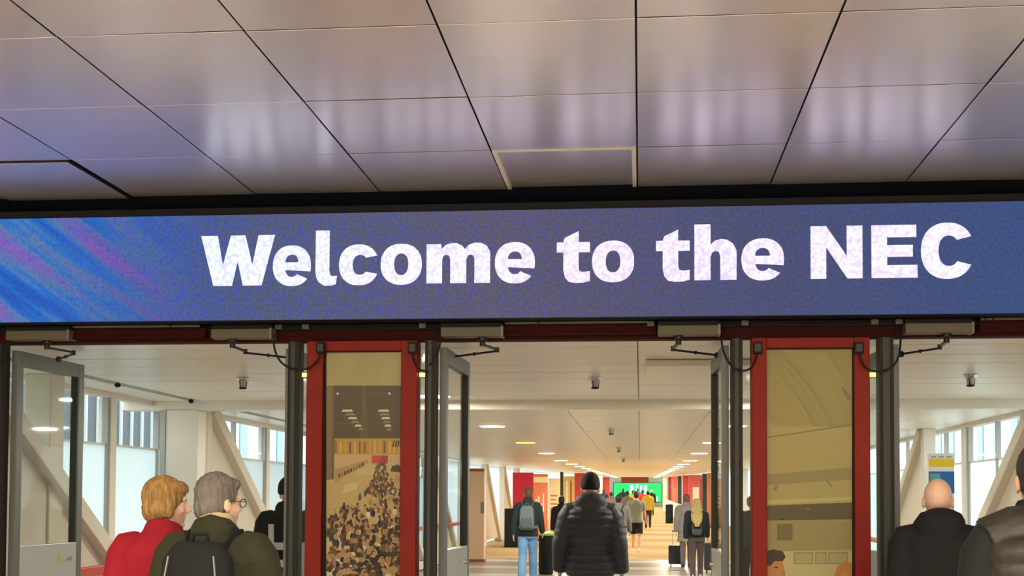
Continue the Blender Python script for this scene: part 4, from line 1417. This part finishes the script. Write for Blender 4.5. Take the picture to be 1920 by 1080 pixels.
backpack('small dark backpack on the long haired blond walker', pw, (c_black, c_gpack2, c_black), (.26, .10, .34), .92, -.135)
person('person in a pale grey coat with sandy hair beside the blond walker', 1287, 31.0, 1.77, 0, (0, 0), legs=((-14, 12), (14, 4)), voxel=.014, top=dict(m=c_greyc, puff=.034, hem=.62, flare=.02, name='coat'), trousers=dict(m=c_gtr), shoes=c_shoe, hair=dict(k='full', m=h_brown))
suitcase('black suitcase beside the pale grey coat walker', P(1268, 937, y=31.6).x, 31.6, mat('black_suitcase', (.02, .02, .022), .4), .46)
suitcase('dark tall suitcase beside the blond walker, by the door leaf', P(1336, 937, y=29).x, 29, mat('charcoal_suitcase', (.04, .04, .045), .4), .62)
person('person in a short sleeved tee seen beyond the narrow sidelight', 1409, 22.0, 1.72, 0, (0, 0), voxel=.016, top=dict(m=c_teal, puff=.022, hem=.86, sleeve=.6, name='tee_shirt', collar=0), trousers=dict(m=c_dark), shoes=c_shoe, hair=dict(k='short', m=h_brown))
# doorway by the cream poster
person('bald person in a black hooded jacket walking through the doorway', 1760, 7.35, 1.765, -4, (-6, 2), skin=skin_p, voxel=.010, top=dict(m=c_black, puff=.032, hem=.82, hood=1.05, collar_h=.05), trousers=dict(m=c_dark), shoes=c_shoe, hair=dict(k='none'), eyes=True, extra=extra_print(c_refl))
person('person in an olive padded vest over black sleeves beside the bald person', 1960, 4.6, 1.84, 3, (-10, 0), arms=((-6, 12, 18, 4), (8, 12, 18, 4)), voxel=.010, top=dict(m=c_black, puff=.036, hem=.82, collar_h=.09), trousers=dict(m=c_dark), shoes=c_shoe, hair=dict(k='short', m=h_dark), extra=extra_vest(c_vest), eyes=True)
# far walkers on the carpet
for px, y, H, tm, hm, lbl in ((1146, 58, 1.7, c_pink, h_dark, 'far walker in a dusty pink top on the tan carpet'), (1176, 54, 1.78, c_greyc, h_dark, 'far walker in a grey top just ahead of the black shorts'), (1187, 68, 1.75, c_yel, h_brown, 'far walker in a yellow top beside the red top'), (1205, 72, 1.75, c_rtop, h_dark, 'far walker in a bright red top between yellow tops'), (1215, 60, 1.76, c_yel, h_dark, 'far walker in a yellow top at the edge of the far group'), (1132, 78, 1.76, c_teal, h_dark, 'far walker in dark teal before the green screen'), (1168, 88, 1.78, c_black, h_dark, 'far walker in black before the green screen'), (1196, 96, 1.75, c_tee, h_brown, 'farthest walker in grey close to the green screen'), (1222, 84, 1.72, c_dark, h_pale, 'far walker in charcoal with fair hair before the green screen')):
    person(lbl, px, y, H, 0, (0, 0), voxel=.022, top=dict(m=tm, puff=.03, hem=.84), trousers=dict(m=c_dark), shoes=c_shoe, hair=dict(k='short', m=hm), group=None)

# ------------------------------------------------------------------ displays along the far corridor
m_bred = mat('banner_red', srgb(206, 26, 52), .5, var=.04)
m_fin = mat('fin_red', srgb(196, 52, 36), .5)
m_orange = mat('brick_orange', srgb(212, 118, 74), .6, var=.08)
m_cream = mat('cream_board', srgb(236, 214, 160), .55, var=.04)
m_pinkb = mat('salmon_board', srgb(222, 92, 78), .55, var=.06)
m_brown = mat('brown_board', srgb(150, 84, 50), .6)
m_dgreen = mat('dark_green_post', srgb(44, 52, 40), .5)


def board(name, lbl, p0, p1, y, m, ztop=2.4, cat='display board', th=.12, trim=None, patches=(), z0=0):
    a, b = P(p0, 937, y=y).x, P(p1, 937, y=y).x
    t = tag(empty(name, ((a + b) / 2, y, fz(y) + z0)), lbl, cat)
    w2 = (b - a) / 2
    MB().box(-w2, w2, 0, th, .06, ztop - z0).obj('panel', m, t, bevel=.008)
    MB().box(-w2 - .02, w2 + .02, -.03, th + .03, 0, .06).obj('foot', m_black if not trim else trim, t)
    for (u0, u1, v0, v1, pm2) in patches:
        MB().box(-w2 + u0 * 2 * w2, -w2 + u1 * 2 * w2, -.006, 0, v0, v1).obj('graphic', pm2, t)
    return t


m_door = mat('beige_panel', srgb(226, 190, 158), .5)
board('pillar_panel', 'beige panel standing against the glazing before the red banner', 880, 908, 33, m_door, 2.42, 'panel', .3, m_brown, ((0, 1, 2.34, 2.40, m_brown), (.75, 1.0, 1.25, 1.55, mat('grey_notice', srgb(150, 130, 112), .6))))
board('banner_stand', 'tall bright red banner stand near the pale blue jeans', 961, 1000, 42, m_bred, 2.42, 'banner', .1, m_bred)
board('plinth', 'black slanted plinth under the red banner', 946, 970, 41, m_black, 1.25, 'plinth', .4)
m_wht = mat('print_white', srgb(246, 226, 190), .6)
board('shop_panel', 'orange panel with slanting white strokes beyond the red banner', 1000, 1027, 46, m_orange, 2.4, 'panel', .1, None, ((.15, .25, .95, 1.5, m_wht), (.32, .42, 1.0, 1.6, m_wht), (.5, .6, .85, 1.35, m_wht), (.66, .75, 1.05, 1.7, m_wht), (0, 1, 2.1, 2.3, m_cream)))
board('notice_board', 'cream notice board beside the orange panel', 1028, 1050, 46.5, m_cream, 2.25, 'notice board', .08, m_dgreen, ((.2, .8, 1.6, 1.64, m_brown), (.2, .7, 1.45, 1.49, m_brown), (.2, .8, 1.3, 1.34, m_brown), (.2, .6, 1.0, 1.2, m_orange)))
board('dark_pillar', 'thin dark pillar beside the cream notice board', 1050, 1056, 48, m_dgreen, 2.5, 'pillar', .3)
board('notice_board', 'pale gold board beyond the thin dark pillar', 1057, 1077, 58, mat('gold_board', srgb(210, 176, 104), .6), 2.4, 'display board', .1, None, ((.2, .4, .5, 2.2, m_cream), (.6, .75, .5, 2.2, m_brown)))
board('fin_wall', 'red fin wall beyond the pale gold board', 1077, 1096, 64, m_fin, 2.6, 'display board', .3)
board('fin_wall', 'small cream wall piece before the far red fin', 1112, 1129, 82, m_cream, 2.6, 'display board', .3)
board('fin_wall', 'far red fin beside the green screen', 1130, 1143, 100, m_fin, 2.6, 'display board', .3)
# opposite side
board('fin_wall', 'brown orange wall piece nearest the open middle door leaf', 1326, 1352, 62, mat('terracotta_board', srgb(196, 112, 62), .6), 2.6, 'display board', .3)
board('dark_pillar', 'dark green pillar beside the brown orange wall piece', 1317, 1326, 66, m_dgreen, 2.6, 'pillar', .3)
board('display_board', 'salmon board with pale picture next to the dark green pillar', 1291, 1317, 74, m_pinkb, 2.6, 'display board', .2, None, ((.3, .75, .9, 1.9, m_wht), (.85, 1, .2, 2.4, m_fin)))
board('fin_wall', 'red fin beside the salmon board', 1280, 1291, 78, m_fin, 2.6, 'display board', .3)
board('dark_pillar', 'dark pillar between red fin and mottled salmon board', 1271, 1278, 84, m_dgreen, 2.6, 'pillar', .3)
board('display_board', 'mottled salmon board beyond the dark pillar', 1259, 1271, 88, m_pinkb, 2.6, 'display board', .2, None, ((.2, .8, .8, 1.8, m_orange),))
board('fin_wall', 'deep red fin beyond the mottled salmon board', 1253, 1259, 94, mat('deep_red', srgb(150, 30, 28), .5), 2.6, 'display board', .3)
board('fin_wall', 'farthest cream fin near the green screen', 1243, 1250, 104, m_cream, 2.6, 'display board', .3)


def bin_(lbl, px, y, h, r, lid):
    x = P(px, 937, y=y).x
    t = tag(empty('litter_bin', (x, y, fz(y))), lbl, 'bin')
    MB().lathe([(r * .86, 0), (r, .03), (r, h - .08), (r * .96, h - .06)], 20).obj('body', m_black, t)
    MB().lathe([(r * 1.03, h - .08), (r * 1.05, h - .03), (r * .7, h), (r * .4, h + .01)], 20).obj('lid', lid, t)


bin_('black litter bin with lime lid beside the pale blue jeans', 1024, 27.8, .92, .16, mat('lime_lid', srgb(176, 206, 60), .5))
bin_('black litter bin by the far salmon boards', 1255, 68, 1.0, .2, m_black)
bx = P(1270, 937, y=70).x
t = tag(empty('low_barrier', (bx, 70, fz(70))), 'low white barrier leading to the far screen', 'barrier')
a_ = P(1284, 937, y=62); b_ = P(1243, 937, y=98)
for nm, z0, z1, m in (('barrier_panel', .08, .95, m_white), ('cap', .95, 1.0, m_kick)):
    MB().add([(q.x - bx + o_, q.y - 70, z + fz(q.y) - fz(70)) for q in (a_, b_) for o_ in (0, .08) for z in (z0, z1)], [(0, 1, 3, 2), (4, 6, 7, 5), (0, 4, 5, 1), (2, 3, 7, 6), (0, 2, 6, 4), (1, 5, 7, 3)]).obj(nm, m, t)
for u in (.02, .25, .5, .75, .98):
    q = a_.lerp(b_, u)
    MB().box(q.x - bx, q.x - bx + .08, q.y - 70 - .05, q.y - 70 + .05, fz(q.y) - fz(70), .1 + fz(q.y) - fz(70)).obj('post', m_kick, t)

# green screen and red header at the far end
yg = YEND - .2
g0, g1 = P(1150, 905, y=yg), P(1241, 942, y=yg)
t = tag(empty('green_screen', ((g0.x + g1.x) / 2, yg, g1.z)), 'bright green screen at the far end of the corridor', 'screen')
w2 = (g1.x - g0.x) / 2; hh = g0.z - g1.z
MB().box(-w2, w2, .0, .12, -.02, hh).obj('cabinet', m_black, t)
MB().box(-w2 + .05, w2 - .05, -.02, 0, .03, hh - .05).obj('display', emit('screen_green', (.02, .85, .16), .9), t)
mw = emit('screen_mint', (.55, 1, .80), .9)
for u0, u1, v0, v1 in ((.34, .42, .45, .9), (.45, .52, .35, .92), (.55, .6, .5, .88), (.63, .7, .4, .9), (.8, .92, .05, .3), (.05, .16, .3, .4)):
    MB().box(-w2 + u0 * 2 * w2, -w2 + u1 * 2 * w2, -.03, -.02, v0 * hh, v1 * hh).obj('graphic', mw, t)
for v in (.28, .52, .74):
    MB().box(w2 * .2, w2 - .1, -.028, -.02, v * hh, v * hh + .06).obj('graphic', emit('screen_dkgreen%d' % int(v * 100), (.01, .45, .08), .9), t)
MB().box(-.1, .1, .0, .15, fz(yg) - g1.z, -.02).obj('stand', m_black, t)
q0, q1 = P(1165, 893, y=112), P(1216, 905, y=112)
t = tag(empty('hanging_sign', ((q0.x + q1.x) / 2, 112, q1.z)), 'dark red sign hanging from the ceiling before the green screen', 'sign')
MB().box(-(q1.x - q0.x) / 2, (q1.x - q0.x) / 2, -.05, .05, 0, q0.z - q1.z).obj('board', mat('dull_red', srgb(140, 52, 36), .6), t, bevel=.01)
for s in (-1, 1):
    MB().tube([(s * .9, 0, q0.z - q1.z), (s * .9, 0, ZK + fz(112) - q1.z)], .02, 8).obj('hanger', m_chrome, t)

# information totem behind the bald person
yi = 15.6
a_, b_ = P(1741, 860, y=yi), P(1789, 860, y=yi)
t = tag(empty('information_totem', ((a_.x + b_.x) / 2, yi, 0)), 'white information totem with yellow band and blue panel behind the bald person', 'sign')
w2 = (b_.x - a_.x) / 2
zt = P(1765, 850, y=yi).z
MB().box(-w2, w2, 0, .08, .06, zt).obj('panel', mat('totem_white', srgb(240, 242, 242), .5), t, bevel=.006)
MB().box(-w2 - .06, w2 + .06, -.12, .2, 0, .06).obj('foot', m_mull, t, bevel=.01)
zz = lambda py: P(1765, py, y=yi).z
MB().box(-w2, w2, -.004, 0, zz(875), zz(861)).obj('yellow_band', mat('totem_yellow', srgb(250, 214, 30), .5), t)
MB().box(-w2, w2, -.004, 0, zz(925), zz(884)).obj('blue_panel', mat('totem_blue', srgb(40, 112, 190), .5), t)
MB().box(-w2 * .9, -w2 * .1, -.006, -.004, zz(905), zz(888)).obj('teal_panel', mat('totem_teal', srgb(90, 180, 190), .5), t)
for k in range(3):
    MB().box(-w2 * .8 + k * w2 * .6, -w2 * .8 + k * w2 * .6 + w2 * .4, -.004, 0, zz(858), zz(855)).obj('small_print', m_mull, t)
